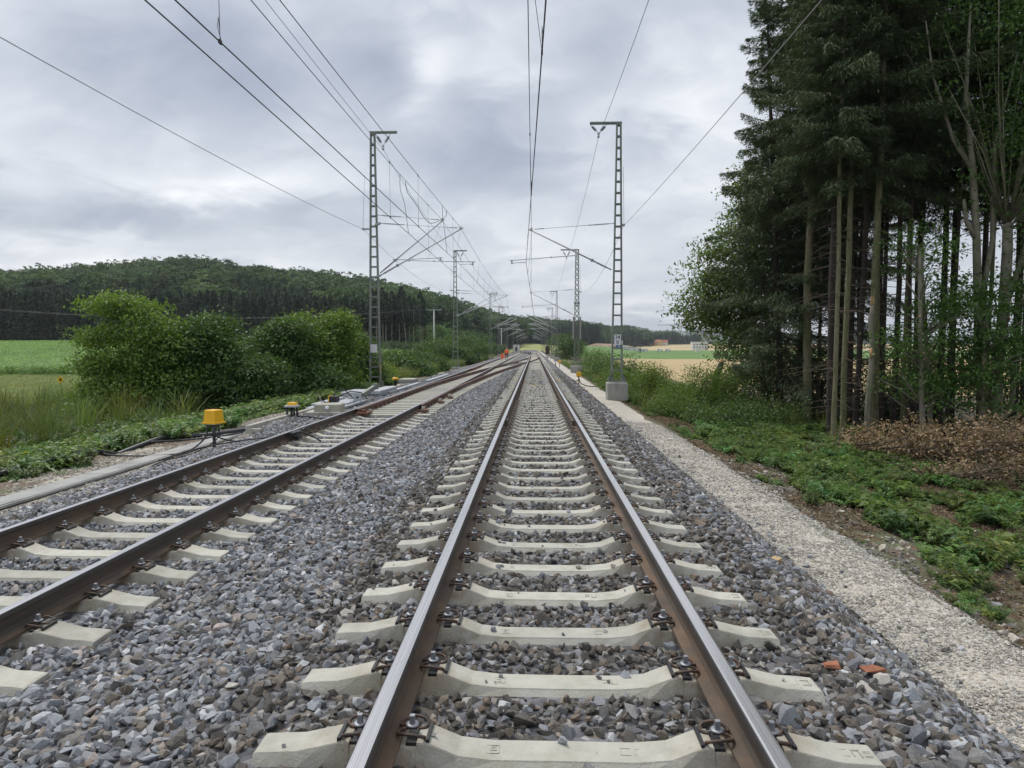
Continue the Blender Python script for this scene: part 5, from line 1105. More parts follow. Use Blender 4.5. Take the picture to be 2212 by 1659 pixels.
# tall bare-trunked pines one can tell apart at the forest edge
def pine_mesh(seed):
    r = np.random.default_rng(seed); n = 520; z = r.uniform(12,24.5,n); R = np.interp(z,[12,15,21,24.6],[1.2,2.5,1.8,.3]); an = r.uniform(0,6.28,n); rr = R*np.sqrt(r.uniform(.1,1,n)); P = np.stack([rr*np.cos(an),rr*np.sin(an),z],1)
    d = np.stack([np.cos(an),np.sin(an),-r.uniform(.2,.7,n)],1); nn = r.normal(0,.5,(n,3)); nn[:,2] += 1; V, F = leaf_quads(P,d,nn,r.uniform(.6,1.2,n),r.uniform(.25,.5,n),.2); return np_mesh('pine_crown', V, F, [K['needles_hill_solo']])
K['needles_hill_solo'] = leafmat('edge_pine_needles', (.012,.026,.016), (.026,.046,.024), .1, .7)
K['bark_far'] = mat('pale_far_bark', (.20,.17,.13), .9, .25, 2)
PM = [pine_mesh(300+i) for i in range(3)]
m = MB(); m.tube([(0,0,-1),(.1,0,6),(0,0,14),(0,0,24)],[.24,.2,.16,.04],8); PT = m.mesh('pine_trunk',[K['bark_far']])
for i, (ud, dy, sc) in enumerate([(812,-3,1.0),(826,-1,1.05),(833,-4,.95),(846,1,1.02),(862,-2,1.0),(878,-5,1.08),(884,-1,.95),(893,-4,.92),(907,-2,1.03),(912,1,.96),(868,4,1.1),(801,3,1.05)]):
    u = (ud*1.1573-1335)/1705; e, ye, yr = hill_params(u); y = float(ye)+dy-4; x = u*y
    root = empty('tall_pine', (x,y,float(T(x,y))-.2), 'bare-trunked tall pine at the forest edge behind the maize', 'pine', 'tall pines at the forest edge', rz=i*1.3); root.scale = (sc,)*3
    link('crown', PM[i%3], root); link('trunk', PT, root)
    if i == 5: root.rotation_euler = (0,-.09,0)
# ---------------------------------------------------------------- lineside equipment
def cable(pts, r, label, name='cable', mat_='hose', group=None, cat='cable'):
    P_ = [np.array(p, float) for p in pts]; q = []
    for i in range(len(P_)-1):
        a = [P_[max(0,min(len(P_)-1,i+o))] for o in (-1,0,1,2)]
        for k in range(7):
            t = k/7; q.append(tuple(.5*((2*a[1])+(-a[0]+a[2])*t+(2*a[0]-5*a[1]+4*a[2]-a[3])*t*t+(-a[0]+3*a[1]-3*a[2]+a[3])*t**3)))
    q.append(tuple(P_[-1])); m = MB(); m.tube(q, r, 8); return tag(m.build(name, K[mat_]), label, cat, group)
def yellow_box(x, y, zg, hp, w_, d_, h_, rz, label, cables=True):
    root = empty('connection_box', (x,y,zg), label, 'junction box', 'yellow boxes beside the track', rz)
    m = MB(); m.box((0,0,hp*.5-.1),(.055,.03,hp+.2)); m.box((0,0,hp-.03),(.12,.10,.05)); m.build('post', K['plate'], root)
    m = MB(); m.box((0,0,hp+.02),(w_+.05,d_+.05,.035), bev=.006); m.box((0,0,hp+.03+h_/2),(w_,d_,h_), top=.90, bev=.012); m.build('hood', K['yellow'], root)
    m = MB(); m.box((0,0,hp-.01),(w_*.8,d_*.8,.02)); m.tube([(.02,-.02,hp-.02),(.02,-.03,hp-.16)],.02,8); m.build('base_plate', K['galv'], root)
    return root
yellow_box(-6.48, 13.55, -.62, .55, .28, .25, .25, rad(-16), 'yellow junction box on a black post beside the left rail')
cable([(-6.58,13.5,-.08),(-6.62,13.45,-.35),(-6.85,13.2,-.58),(-7.3,12.95,-.63),(-8.2,12.9,-.62),(-8.9,13.6,-.63)], .017, 'thick black cable curving from the yellow box into the gravel', 'box_cable', group='cables of the yellow box')
cable([(-6.38,13.55,-.08),(-6.40,13.5,-.38),(-6.55,12.9,-.56),(-6.75,12.2,-.60),(-6.6,11.5,-.58),(-6.3,11.3,-.52)], .012, 'black cable from the yellow box lying over the trough cover', 'box_cable', group='cables of the yellow box')
cable([(-6.46,13.5,-.1),(-6.40,13.45,-.3),(-6.2,13.6,-.42),(-6.05,13.75,-.46)], .016, 'blue-black cable slanting from the yellow box to the ballast', 'box_cable', group='cables of the yellow box')
cable([(-6.6,11.7,-.52),(-6.3,12.4,-.42),(-5.8,13.3,-.38),(-5.3,14.0,-.39)], .013, 'black cable lying on the ballast below the left rail', 'box_cable', group='cables of the yellow box')
cable([(-9.3,9.4,-.80),(-8.95,10.6,-.66),(-8.65,11.4,-.57),(-8.58,12.4,-.54),(-8.62,13.1,-.60),(-8.8,13.8,-.76)], .055, 'thick black corrugated conduit lying in the weeds, front piece', 'cable_conduit', group='conduits in the weeds', cat='conduit')
cable([(-8.75,11.2,-.60),(-8.6,12.0,-.51),(-8.62,12.8,-.50),(-8.55,13.6,-.70)], .03, 'thinner black conduit crossing over the thick one', 'cable_conduit', group='conduits in the weeds', cat='conduit')
cable([(-8.8,14.0,-.80),(-8.45,14.9,-.60),(-8.3,15.5,-.58),(-7.95,15.8,-.62),(-7.5,16.2,-.60),(-7.0,17.0,-.58)], .06, 'thick black conduit in the weeds behind the yellow box', 'cable_conduit', group='conduits in the weeds', cat='conduit')
cable([(-8.4,14.6,-.60),(-8.0,15.0,-.62),(-7.5,15.5,-.62),(-7.0,16.2,-.58)], .02, 'thin black cable beside the conduit behind the yellow box', 'cable_conduit', group='conduits in the weeds', cat='conduit')
# small sensor box with yellow lid on hoses
def sensor():
    root = empty('sensor_box', (-6.62, 18.4, -.47), 'low grey box with a yellow lid standing on black hoses', 'junction box')
    m = MB()
    for x, y in ((-.12,-.05),(-.03,.05),(.07,-.03),(.13,.05)): m.tube([(x,y,-.12),(x*1.0,y,.12),(x*.9,y,.30)],.032,8)
    m.build('hose', K['hose'], root)
    m = MB(); m.box((0,0,.335),(.34,.26,.05), bev=.01); m.build('base_plate', K['galv'], root)
    m = MB(); m.box((.02,0,.40),(.24,.20,.075), top=.82, bev=.01); m.build('lid', K['yellow'], root)
sensor()
cable([(-6.5,18.4,-.42),(-6.1,18.2,-.40),(-5.7,18.0,-.42),(-5.4,18.2,-.45)], .02, 'black hose from the low yellow-lidded box to the rail', 'box_hose')
def beige():
    root = empty('equipment_case', (-5.95, 19.3, -.45), 'low beige equipment case with a round white lock beside the left rail', 'equipment case', rz=rad(4))
    m = MB(); m.box((0,0,.05),(1.0,.85,.10), bev=.012); m.build('base', K['concrete_old'], root)
    m = MB(); m.box((.1,0,.20),(.76,.62,.22), top=.965, bev=.02); m.build('cover', K['beige'], root)
    m = MB(); m.lathe([(.055,0),(.06,.01),(.05,.03),(.015,.036)],(.10,-.315,.21),14,axis=(0,-1,0)); m.build('lock', K['white'], root)
beige()
def point_machine():
    root = empty('point_machine', (-6.35, 22.0, -.42), 'grey point machine gear with an open black housing and rods', 'point machine')
    m = MB(); m.box((0,0,.04),(1.1,3.4,.06)); m.box((-.45,.4,.10),(.22,3.0,.08)); m.box((.35,.6,.09),(.16,2.6,.07)); m.build('base_frame', K['galv'], root)
    m = MB(); m.box((-.1,-.2,.22),(.24,.34,.20), bev=.015); m.build('housing', K['black'], root)
    m = MB(); m.box((-.235,-.2,.23),(.03,.36,.21)); m.build('side_cover', K['yellow'], root)
    m = MB(); m.box((.55,.2,.24),(.26,.03,.26)); m.lathe([(.035,0),(.035,.02)],(.55,.18,.25),12,mi=1,axis=(0,-1,0)); m.build('bracket_plate', [K['galv'],K['black']], root)
    for x, y0, y1 in ((.1,.2,2.4),(.3,.3,2.2)):
        m = MB(); m.tube([(x,y0,.22),(x,y1,.20)],.022,8); m.build('drive_rod', K['galv'], root)
    m = MB(); m.beam((.3,1.5,.18),(.75,2.1,.52),.16,.14); m.box((.72,2.1,.50),(.14,.22,.2)); m.build('lever_arm', K['mast'], root)
    for q in ([(-.2,0,.15),(-.15,.1,.45),(.1,.3,.48),(.35,.5,.18)],[(.0,.1,.3),(.2,.6,.42),(.45,1.0,.36),(.6,1.3,.12)],[(-.3,-.4,.1),(-.4,-.8,.3),(-.2,-1.1,.15),(0,-1.2,.05)]):
        m = MB(); m.tube(q,.018,7); m.build('hose', K['hose'], root)
point_machine()
for x,y,w_,l_,lb in ((-6.9,26.3,.72,1.9,'long light grey steel cover box below the left mast'),(-6.2,27.8,.5,3.2,'flat grey steel duct beside the rail below the left mast'),(-6.75,36.5,.8,1.6,'grey steel cover box behind the left mast')):
    root = empty('cover_box', (x,y,-.45), lb, 'cover box', 'grey steel covers beside the left track'); m = MB(); m.box((0,0,.05),(w_*.9,l_*.94,.12)); m.build('base', K['galv'], root); m = MB(); m.box((0,0,.17),(w_,l_,.13), bev=.012); m.build('lid', K['concrete_old' if l_ < 1.7 else 'galv'], root)
root = empty('marker_stub', (-7.0,34.2,-.47), 'small yellow cap on a black stub near the left mast foot', 'junction box'); m = MB(); m.tube([(0,0,0),(0,0,.3)],.07,8); m.build('stub', K['plate'], root); m = MB(); m.lathe([(.17,.3),(.19,.33),(.12,.42),(.03,.43)],(0,0,0),12); m.build('cap', K['yellow'], root)
# long timber and steel laid by the left turnout
for i,(x,y,l_,lb) in enumerate(((-6.0,31.5,7.5,'pale steel drive rail lying beside the turnout, near piece'),(-5.9,42,9,'pale steel drive rail lying beside the turnout, far piece'))):
    m = MB(); m.box((0,0,0),(.22,l_,.10), bev=.01); tag(m.build('drive_channel', K['galv'], None, (x,y,-.40)), lb, 'steel channel', 'channels beside the turnout')
# rail contacts and cable on the left track inner side
root = empty('axle_counter', (LX-G2+.12, 13.45, -.35), 'black axle counter with hoses clamped inside the outer left rail', 'axle counter'); m = MB(); m.box((.02,0,.10),(.10,.42,.10), bev=.02); m.box((.02,0,.02),(.16,.2,.06), bev=.01); m.build('sensor_head', K['plate'], root)
m = MB(); m.tube([(.05,-.15,.1),(.14,-.2,.16),(.2,0,.1),(.34,.1,.02),(.55,-.1,-.04)],.018,7); m.tube([(.04,.2,.12),(.1,.35,.17),(.1,.6,.1)],.018,7); m.build('hose', K['hose'], root)
for s_, lb in ((-1,'small clamp inside the left rail of the middle track'),(1,'small clamp inside the right rail of the middle track')):
    root = empty('rail_clamp', (MX+s_*(G2-.06), 14.1, -.06), lb, 'rail clamp', 'small clamps on the middle track rails'); m = MB(); m.box((0,0,-.03),(.07,.10,.10), bev=.01); m.build('block', K['rail_side'], root); m = MB(); m.tube([(0,0,.0),(-s_*.02,-.02,.06)],.008,6); m.build('stud', K['bolt'], root)
# white blade heel blocks and rusty slide chair at the blade tip
m = MB(); m.box((0,0,0),(.34,.55,.05)); m.box((.02,-.1,.05),(.12,.16,.08)); m.box((.14,.16,.05),(.08,.1,.06), mi=1); tag(m.build('blade_chair', [K['rust'],K['concrete']], None, (LX-G2+.22, 18.6, -.33)), 'rusty slide chair under the tip of the switch blade', 'slide chair')
for y, x in ((19.3,LX+G2+.28),(22.4,LX+G2+.33),(24.6,LX+G2+.36)):
    m = MB(); m.box((0,0,0),(.20,.3,.05)); m.box((-.03,0,.06),(.09,.14,.09), mi=1); tag(m.build('rail_brace', [K['rust'],K['concrete']], None, (x,y,-.33)), 'rusty brace with a white block beside the inner left rail', 'rail brace', 'rail braces of the left turnout')
yellow_box(2.72, 41.5, -.80, .50, .30, .26, .24, 0, 'yellow box on a black post on the ballast edge, nearer of two on the right')
yellow_box(3.0, 80.5, -.85, .50, .30, .26, .26, 0, 'yellow box on a black post on the ballast edge, farther of two on the right')
m = MB(); m.tube([(0,0,-.1),(-.12,0,.62)],.045,8); tag(m.build('marker_post', K['plate'], None, (2.6,80.5,-.82)), 'short leaning black post beside the farther yellow box', 'post')
cable([(2.74,41.5,-.45),(2.85,41.3,-.72),(3.3,41.0,-.86),(4.0,40.6,-.88),(4.6,40.4,-1.0)], .03, 'black cable from the near yellow box across the gravel path', 'box_cable', group='cables on the right side')
cable([(.95,52,-.26),(1.5,50.5,-.22),(2.0,46,-.40),(2.5,42.5,-.62),(2.72,41.6,-.5)], .03, 'black cable from the right rail over the ballast to the near yellow box', 'box_cable', group='cables on the right side')
cable([(2.2,33,-.48),(2.45,29.5,-.62),(2.62,27.6,-.75),(2.75,27.2,-.85)], .025, 'black cable on the ballast slope below the sign mast', 'box_cable', group='cables on the right side')
# brick bits on the ballast, big tan stone
K['brick'] = mat('brick_red', (.30,.12,.065), .9, .25, 12)
for i,(x,y,s_,lb) in enumerate(((1.62,3.63,.075,'orange-red brick fragment on the ballast, left piece'),(1.80,3.60,.085,'orange-red brick fragment on the ballast, right piece'))):
    me = rock(500+i, 12, (1,.6,.35)); o = link('brick_fragment', me, None, [K['brick']], (x,y,float(bed(np.array(x),np.array(y)))+.035)); o.scale = (s_*1.5,)*3; tag(o, lb, 'brick fragment', 'brick fragments on the ballast')
o = link('tan_stone', rock(520,13,(1,.8,.5)), None, [mat('tan_rock',(.42,.30,.15),.9,.15,9)], (2.15,6.0,-.42)); o.scale = (.17,)*3; tag(o, 'single large tan stone on the ballast slope', 'stone')
# ---------------------------------------------------------------- far signal, utility poles
root = empty('railway_signal', (2.55,129,-.55), 'dark back of a low railway signal on its post', 'signal'); m = MB(); m.box((0,0,1.45),(.75,.10,1.5), bev=.03); m.build('back_board', mat('signal_brown',(.045,.028,.026),.7,.2,4), root); m = MB(); m.tube([(0,.1,0),(0,.1,1.2)],.06,8); m.box((0,.1,.1),(.5,.5,.3)); m.build('post', K['galv'], root)
m = MB(); m.box((0,.2,1.6),(.5,.16,.9)); m.build('lamp_housing', K['black'], root)
K['poleconc'] = mat('pole_concrete', (.52,.53,.51), .8, .08, 2)
UP = [(-22.9,156,.1),(-110,130,.6),(-12.5,262,-.2)]
for i, ((x,y,z),lb) in enumerate(zip(UP, ('pale concrete power pole with a crossarm at the maize edge','pale power pole out in the maize field on the left','small far power pole beside the line'))):
    z = float(T(x,y)) if i else .05; UP[i] = (x,y,z)
    root = empty('utility_pole', (x,y,z), lb, 'power pole', 'power poles'); m = MB(); m.tube([(0,0,-.5),(0,0,9.9)],[.20,.13],10); m.build('pole', K['poleconc'], root); m = MB(); m.box((0,0,9.95),(3.5,.14,.16)); m.build('crossarm', K['galv'], root)
    for q in (-1.65,0,1.65):
        m = MB(); m.lathe([(.05,0),(.07,.08),(.05,.16),(.07,.22),(.02,.28)],(q,0,10.02),8); m.build('insulator', K['insul'], root)
for k, q in enumerate((-1.65,0,1.65)):
    a, b = UP[0], UP[1]; line('power_line', span((b[0]+q,b[1],b[2]+10.3),(a[0]+q,a[1],a[2]+10.3),2.2), ('left','middle','right')[k]+' wire of the three between the power poles over the maize', 'power line', .022, 'power lines over the maize')
    line('power_line', span((b[0]+q-95,b[1]-35,b[2]+15),(b[0]+q,b[1],b[2]+10.3),1.8), ('left','middle','right')[k]+' wire of the three running out past the forest edge', 'power line', .022, 'power lines over the maize')
# ---------------------------------------------------------------- workers
K['skin'] = mat('skin', (.50,.30,.22), .6, .05, 10); K['hivis'] = mat('orange_hivis', (.95,.16,.035), .7, .08, 6); K['shorts'] = mat('dark_shorts', (.07,.075,.09), .9, .1, 8); K['boots'] = mat('black_boots', (.015,.015,.017), .6, .1, 8); K['hair'] = mat('dark_hair', (.03,.02,.015), .8, .2, 30)
def skin_mesh(name, verts, edges, radii, mats, pick, root_i=0):
    me = bpy.data.meshes.new(name); me.from_pydata(verts, edges, []); o = bpy.data.objects.new(name, me); C.objects.link(o)
    o.modifiers.new('skin','SKIN'); 
    for i, r in enumerate(radii): me.skin_vertices[0].data[i].radius = (r, r) if not isinstance(r, tuple) else r
    for i in range(len(radii)): me.skin_vertices[0].data[i].use_root = (i == root_i)
    s = o.modifiers.new('sub','SUBSURF'); s.levels = 2; s.render_levels = 2
    bpy.context.view_layer.update(); nm = bpy.data.meshes.new_from_object(o.evaluated_get(bpy.context.evaluated_depsgraph_get())); bpy.data.objects.remove(o)
    nm.materials.clear()
    for m in mats: nm.materials.append(m)
    for p in nm.polygons: p.material_index = pick(p.center); p.use_smooth = True
    return nm
def hand(verts, edges, radii, w_, d, side):
    """palm and five fingers hanging from wrist vertex index w_, along d; side is the thumb's direction"""
    d = Vector(d).normalized(); s_ = Vector(side).normalized(); wp = Vector(verts[w_])
    pi = len(verts); verts.append(tuple(wp+d*.07)); edges.append((w_,pi)); radii.append((.036,.018))
    for k, (o_, L) in enumerate(((-.027,.060),(-.009,.075),(.010,.08),(.028,.072))):
        b = len(verts); p = wp+d*.10+s_*o_; verts.append(tuple(p)); edges.append((pi,b)); radii.append(.010)
        verts.append(tuple(p+d*L*.55)); edges.append((b,b+1)); radii.append(.009); verts.append(tuple(p+d*L*.95+d.cross(s_)*.02)); edges.append((b+1,b+2)); radii.append(.008)
    b = len(verts); verts.append(tuple(wp+d*.05+s_*.045)); edges.append((w_,b)); radii.append(.011); verts.append(tuple(wp+d*.09+s_*.06)); edges.append((b,b+1)); radii.append(.009)
def worker_standing():
    root = empty('person', (-3.75, 94, -.38), 'person in an orange hi-vis shirt, dark shorts and black boots standing on the track', 'person', None)
    v = [(0,0,.98),(0,0,1.15),(0,0,1.38),(0,0,1.50),(0,.0,1.56), (-.10,0,.92),(-.12,0,.50),(-.13,.02,.09),(-.14,-.10,.04), (.10,0,.92),(.11,0,.50),(.12,.02,.09),(.13,-.10,.04), (-.20,0,1.43),(-.27,.03,1.17),(-.26,-.06,.94),(.20,0,1.43),(.27,.03,1.17),(.25,-.05,.94)]
    e = [(0,1),(1,2),(2,3),(3,4),(0,5),(5,6),(6,7),(7,8),(0,9),(9,10),(10,11),(11,12),(2,13),(13,14),(14,15),(2,16),(16,17),(17,18)]
    r = [(.16,.11),(.145,.105),(.17,.11),.07,.055,.10,.065,.045,.04,.10,.065,.045,.04,.065,.045,.03,.065,.045,.03]
    hand(v,e,r,15,(0,-.05,-1),(0,-1,0)); hand(v,e,r,18,(0,-.05,-1),(0,-1,0))
    body = link('body', skin_mesh('body', v, e, r, [K['skin'],K['shorts'],K['boots']], lambda c: 2 if c.z < .30 else 1 if .52 < c.z < 1.02 and abs(c.x) < .245 else 0), root)
    m = MB(); m.lathe([(.05,0),(.085,.04),(.098,.11),(.092,.17),(.06,.22),(.02,.235)],(0,-.01,1.56),16); m.tube([(0,-.09,1.66),(0,-.115,1.645)],[.016,.012],8)
    for s_ in (-1,1): m.lathe([(.012,0),(.026,.008),(.012,.018)],(s_*.092,0,1.66),8,axis=(s_,0,0)); m.lathe([(.013,0),(.006,.008)],(s_*.033,-.098,1.685),8,mi=1,axis=(0,-1,0))
    m.box((0,-.098,1.615),(.045,.01,.010),mi=2); m.build('head', [K['skin'],K['boots'],K['brick']], root)
    m = MB(); m.lathe([(.101,0),(.104,.05),(.092,.10),(.05,.135),(.01,.14)],(0,.012,1.665),16); m.build('hair', K['hair'], root)
    m = MB(); m.tube([(0,0,.95),(0,0,1.12),(0,0,1.30),(0,0,1.44),(0,0,1.51)],[.185,.172,.19,.185,.09],14)
    for s_ in (-1,1): m.tube([(s_*.15,0,1.44),(s_*.22,.01,1.36),(s_*.262,.03,1.2)],[.085,.078,.066],10)
    m.build('shirt', K['hivis'], root)
def worker_bending():
    root = empty('person', (-4.55, 98, -.40), 'person in orange hi-vis work clothes bending down over the left rail', 'person', None, rz=rad(60))
    v = [(0,.22,.72),(0,.05,.84),(0,-.18,.90),(0,-.30,.90),(0,-.35,.89), (-.11,.20,.66),(-.14,-.05,.42),(-.14,.16,.08),(-.14,.04,.04),(.11,.20,.66),(.14,-.05,.42),(.14,.18,.08),(.14,.06,.04),(-.20,-.18,.88),(-.24,-.26,.62),(-.2,-.4,.42),(.20,-.18,.88),(.24,-.26,.62),(.2,-.42,.42)]
    e = [(0,1),(1,2),(2,3),(3,4),(0,5),(5,6),(6,7),(7,8),(0,9),(9,10),(10,11),(11,12),(2,13),(13,14),(14,15),(2,16),(16,17),(17,18)]
    r = [(.16,.13),(.155,.12),(.17,.12),.07,.055,.11,.08,.055,.045,.11,.08,.055,.045,.075,.055,.032,.075,.055,.032]
    hand(v,e,r,15,(0,-.4,-1),(1,0,0)); hand(v,e,r,18,(0,-.4,-1),(-1,0,0))
    link('body', skin_mesh('body', v, e, r, [K['hivis'],K['boots'],K['skin']], lambda c: 1 if c.z < .13 else 2 if (c.y < -.40 and c.z < .48) else 0), root)
    m = MB(); m.lathe([(.05,0),(.085,.04),(.098,.11),(.092,.17),(.06,.22),(.02,.235)],(0,-.33,.87),14,axis=(0,-.8,-.25)); m.tube([(0,-.44,.75),(0,-.46,.73)],[.016,.012],8); m.build('head', K['skin'], root)
    m = MB(); m.lathe([(.104,.02),(.108,.08),(.10,.15),(.06,.21),(.01,.225)],(0,-.345,.90),14,axis=(0,-.8,-.1)); m.build('hair', K['hair'], root)
worker_standing(); worker_bending()
# ---------------------------------------------------------------- village and works far away on the right
K['render_w'] = mat('white_render', (.66,.66,.64), .8, .05, 1); K['render_y'] = mat('cream_render', (.58,.46,.24), .8, .05, 1); K['roof_r'] = mat('red_roof', (.30,.11,.065), .8, .15, 1); K['roof_d'] = mat('dark_roof', (.12,.11,.12), .8, .15, 1); K['pane'] = mat('dark_window', (.03,.035,.045), .2, .1, 1); K['blue'] = mat('blue_container', (.05,.14,.36), .5, .1, 1); K['greyroof'] = mat('pale_hall_roof', (.55,.57,.6), .5, .05, .2); K['dirt'] = mat('bare_earth', (.30,.21,.15), .95, .2, .3)
def at_px(u, v, y):
    x = (u*1.1573-1335)/1705*y; return (x, y, float(T(x, y)) if v > 728 else 1.473+(868-v*1.1573)/1705*y)
def house(u, vb, y, w_, d_, h_, rh, wall, roof, rz, label):
    x, y, z = at_px(u, vb, y); root = empty('house', (x,y,z), label, 'house', 'houses of the far village', rz)
    m = MB(); m.box((0,0,h_/2-1),(w_,d_,h_+2)); m.add([(-w_/2,-d_/2,h_),(w_/2,-d_/2,h_),(0,-d_/2,h_+rh),(-w_/2,d_/2,h_),(w_/2,d_/2,h_),(0,d_/2,h_+rh)],[(0,1,2),(4,3,5)]); m.build('wall', K[wall], root)
    m = MB()
    for s_ in (-1,1): m.beam((s_*(w_/4+.2),-d_/2-.5,h_+rh/2-.05),(s_*(w_/4+.2),d_/2+.5,h_+rh/2-.05), math.hypot(w_/2+.5,rh), .25, up=(s_*rh,0,w_/2))
    m.build('roof', K[roof], root)
    for i, (xx, zz) in enumerate(((-w_*.22,1.5),(w_*.22,1.5),(-w_*.22,h_-1.2),(w_*.22,h_-1.2))):
        m = MB(); m.box((xx,-d_/2-.03,zz),(1.2,.08,1.3)); m.build('window', K['pane'], root)
house(1335,741,1050,8,9,5.5,4.2,'render_w','roof_r',.35,'white house with a red roof left of the sign mast')
house(1352,739,1100,8,9,5,4,'render_w','roof_r',-.7,'white gabled house under red tiles right beside the sign mast')
house(1385,738,1150,9,9,5,4,'render_w','roof_r',1.2,'red-roofed house left of the cream one')
house(1404,737,1150,8,10,5,4,'render_y','roof_d',.5,'cream house with a dark roof between red roofs')
house(1420,737,1100,9,12,5.5,4.5,'render_y','roof_r',.45,'cream house with a bright orange-red roof')
house(1433,737,1120,9,10,5,4,'render_w','roof_r',1.3,'white house with a red roof at the right end of the village')
def block():
    x, y, z = at_px(1506, 741, 900); root = empty('office_block', (x,y,z), 'white flat-roofed block with two rows of dark windows', 'building'); m = MB(); m.box((0,0,4.2),(19,12,12)); m.box((0,0,10.4),(19.4,12.4,.5)); m.build('wall', K['render_w'], root)
    for r_ in range(2):
        for c in range(5):
            m = MB(); m.box((-7.4+c*3.7,-6.05,3.6+r_*3.4),(1.5,.1,1.6)); m.build('window', K['pane'], root)
block()
for u,v,y,w_,h_,lb in ((1362,716,1250,48,5,'long pale hall on the slope behind the sign mast'),(1478,723,1700,110,7,'long pale factory hall below the blue hill'),(1545,722,1700,80,8,'white factory hall further right below the blue hill')):
    x,y,z = at_px(u,v,y); root = empty('factory_hall', (x,y,z), lb, 'hall', 'pale halls behind the village'); m = MB(); m.box((0,0,h_/2-1),(w_,30,h_+2)); m.build('wall', K['render_w'], root); m = MB(); m.box((0,0,h_+.4),(w_+1.5,31.5,.8)); m.build('roof', K['greyroof'], root)
def container(u,v,y,w_,h_,mt,lb):
    x,y,z = at_px(u,v,y); root = empty('site_container', (x,y,z), lb, 'container', 'site containers by the far field'); m = MB(); m.box((0,0,h_/2),(w_,2.6,h_), bev=.06)
    for i in range(int(w_/.6)): m.box((-w_/2+.3+i*.6,-1.32,h_/2),(.18,.06,h_*.86))
    m.build('shell', K[mt], root); m = MB(); m.box((0,-1.37,h_*.45),(.9,.06,h_*.8)); m.build('door', K['galv'], root)
container(1336,750,560,5,3.2,'blue','blue site container seen through the sign mast'); container(1347,750,560,6,3.0,'render_w','white site container beside the blue one'); container(1368,750,560,11,2.8,'render_w','long white site container right of the sign mast'); container(1388,750,560,7,2.8,'render_w','white site cabin at the right end of the row')
def van(u,v,y,lb,mt):
    x,y,z = at_px(u,v,y); root = empty('van', (x,y,z), lb, 'van', 'vans at the far field edge'); m = MB(); m.box((0,0,1.5),(4.6,2,2.0), bev=.2, top=.92); m.box((-2.6,0,1.0),(1.2,1.9,1.0), bev=.15, top=.85); m.build('body', K[mt], root); m = MB(); m.box((-1.6,-.99,1.85),(1.1,.06,.7)); m.build('window', K['pane'], root)
    for xx in (-2.0,1.5):
        m = MB(); m.lathe([(.38,-.12),(.38,.12)],(xx,-.9,.38),14,axis=(0,1,0)); m.build('wheel', K['black'], root)
van(1423,751,600,'white van parked at the edge of the green field, left one','render_w'); van(1440,751,600,'white box van with a dark front at the edge of the green field','render_w')
m = MB(); m.box((0,0,1.6),(2.4,2,3.6), bev=.1); m.box((0,0,3.6),(2.6,2.2,.3)); x,y,z = at_px(1503,753,520); tag(m.build('white_kiosk', K['render_w'], None, (x,y,z)), 'small white cabinet standing at the green field edge near the wood', 'cabinet')
for u,v,y,s_,lb in ((1300,748,600,22,'heap of bare earth on the far building site, left one'),(1325,747,620,30,'heap of reddish bare earth behind the sign mast'),(1310,744,680,26,'low heap of earth behind the building site')):
    x,y,z = at_px(u,v,y); me = rock(600+u, 26, (1,.7,.22)); o = link('earth_heap', me, None, [K['dirt']], (x,y,z)); o.scale = (s_,)*3; tag(o, lb, 'earth heap', 'earth heaps of the building site')
def excavator():
    x,y,z = at_px(1288,750,900); root = empty('excavator', (x,y,z), 'small orange-red digger on the far building site', 'digger'); m = MB(); m.box((0,0,1.3),(3,2.2,1.2), bev=.15); m.box((-.5,0,2.3),(1.3,1.5,1.2), bev=.12); m.build('body', K['hivis'], root); m = MB(); m.box((0,0,.4),(3.4,2.4,.7), bev=.25); m.build('tracks', K['black'], root); m = MB(); m.beam((1.2,0,1.6),(3.6,0,3.6),.35,.4); m.beam((3.6,0,3.6),(5,0,1.4),.3,.35); m.box((5,0,1.0),(.8,1,.8), bev=.1); m.build('boom', K['hivis'], root)
excavator()
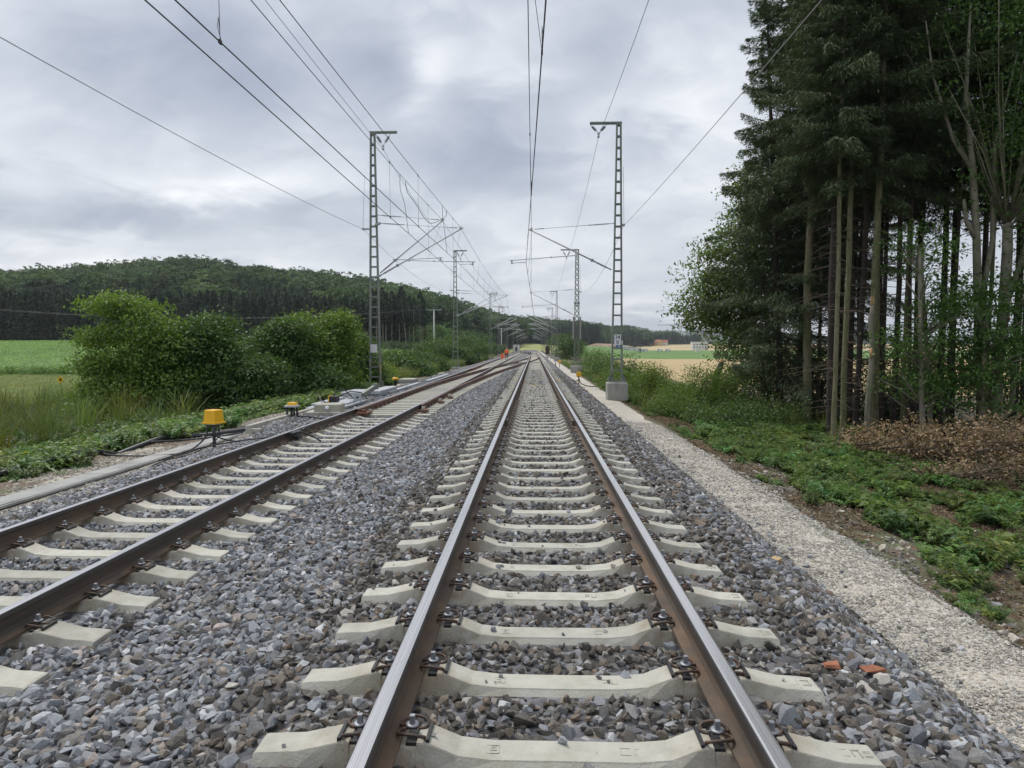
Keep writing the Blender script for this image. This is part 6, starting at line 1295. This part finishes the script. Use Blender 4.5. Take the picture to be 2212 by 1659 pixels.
def crane():
    x,y,z = at_px(1454,720,1900); root = empty('tower_crane', (x,y,z), 'thin tower crane above the far hills', 'crane'); m = MB(); m.box((0,0,20),(1.6,1.6,40)); m.build('tower', K['galv'], root); m = MB(); m.box((-18,0,22.5),(60,1.2,1.4)); m.box((-18,0,24.2),(16,.5,.5)); m.build('jib', K['galv'], root)
crane()
x,y,z = at_px(1463,708,3000); m = MB(); m.tube([(0,0,-20),(0,0,18)],[1.2,.5],6); m.tube([(0,0,18),(0,0,34)],[.5,.25],6); tag(m.build('radio_mast', K['galv'], None, (x,y,z)), 'thin radio mast on the blue far hill', 'radio mast')
# far end of the line: white hut, dark train, reddish sheds
for x,y,w_,h_,mt,lb,nm in ((-8.5,330,3,3.4,'render_w','small white hut at the far end of the line','hut'),(-17,365,5,3.4,'roof_r','reddish shed left of the far end of the line','shed')):
    root = empty('far_'+nm, (x,y,-.6), lb, nm); m = MB(); m.box((0,0,h_/2),(w_,4,h_)); m.build('wall', K[mt], root); m = MB(); m.box((0,0,h_+.1),(w_+.4,4.4,.25)); m.build('roof', K['roof_d'], root); m = MB(); m.box((0,-2.03,1.1),(1,.06,2.1)); m.build('door', K['pane'], root)
root = empty('wheel_marker', (-.9,138,-.5), 'dark round marker plate on a short post between the far tracks', 'marker'); m = MB(); m.lathe([(.32,0),(.32,.06)],(0,0,.75),16,axis=(0,-1,0)); m.lathe([(.13,0),(.13,.02)],(0,-.065,.75),12,mi=1,axis=(0,-1,0)); m.build('plate', [K['black'],K['white']], root); m = MB(); m.tube([(0,.02,-.2),(0,.02,.6)],.04,8); m.build('post', K['galv'], root)

# ---------------------------------------------------------------- hazy air
hz = MB(); hz.box((0,1900,150),(8200,4400,420)); hm = bpy.data.materials.new('hazy_air'); hm.use_nodes = True; ht = hm.node_tree; ht.nodes.remove(ht.nodes['Principled BSDF'])
pv = N(ht, 'ShaderNodeVolumePrincipled'); pv.inputs['Density'].default_value = HAZE; pv.inputs['Color'].default_value = (.86,.91,1.0,1); pv.inputs['Anisotropy'].default_value = .2
ht.links.new(pv.outputs[0], ht.nodes['Material Output'].inputs['Volume'])
tag(hz.build('haze', hm), kind='stuff')
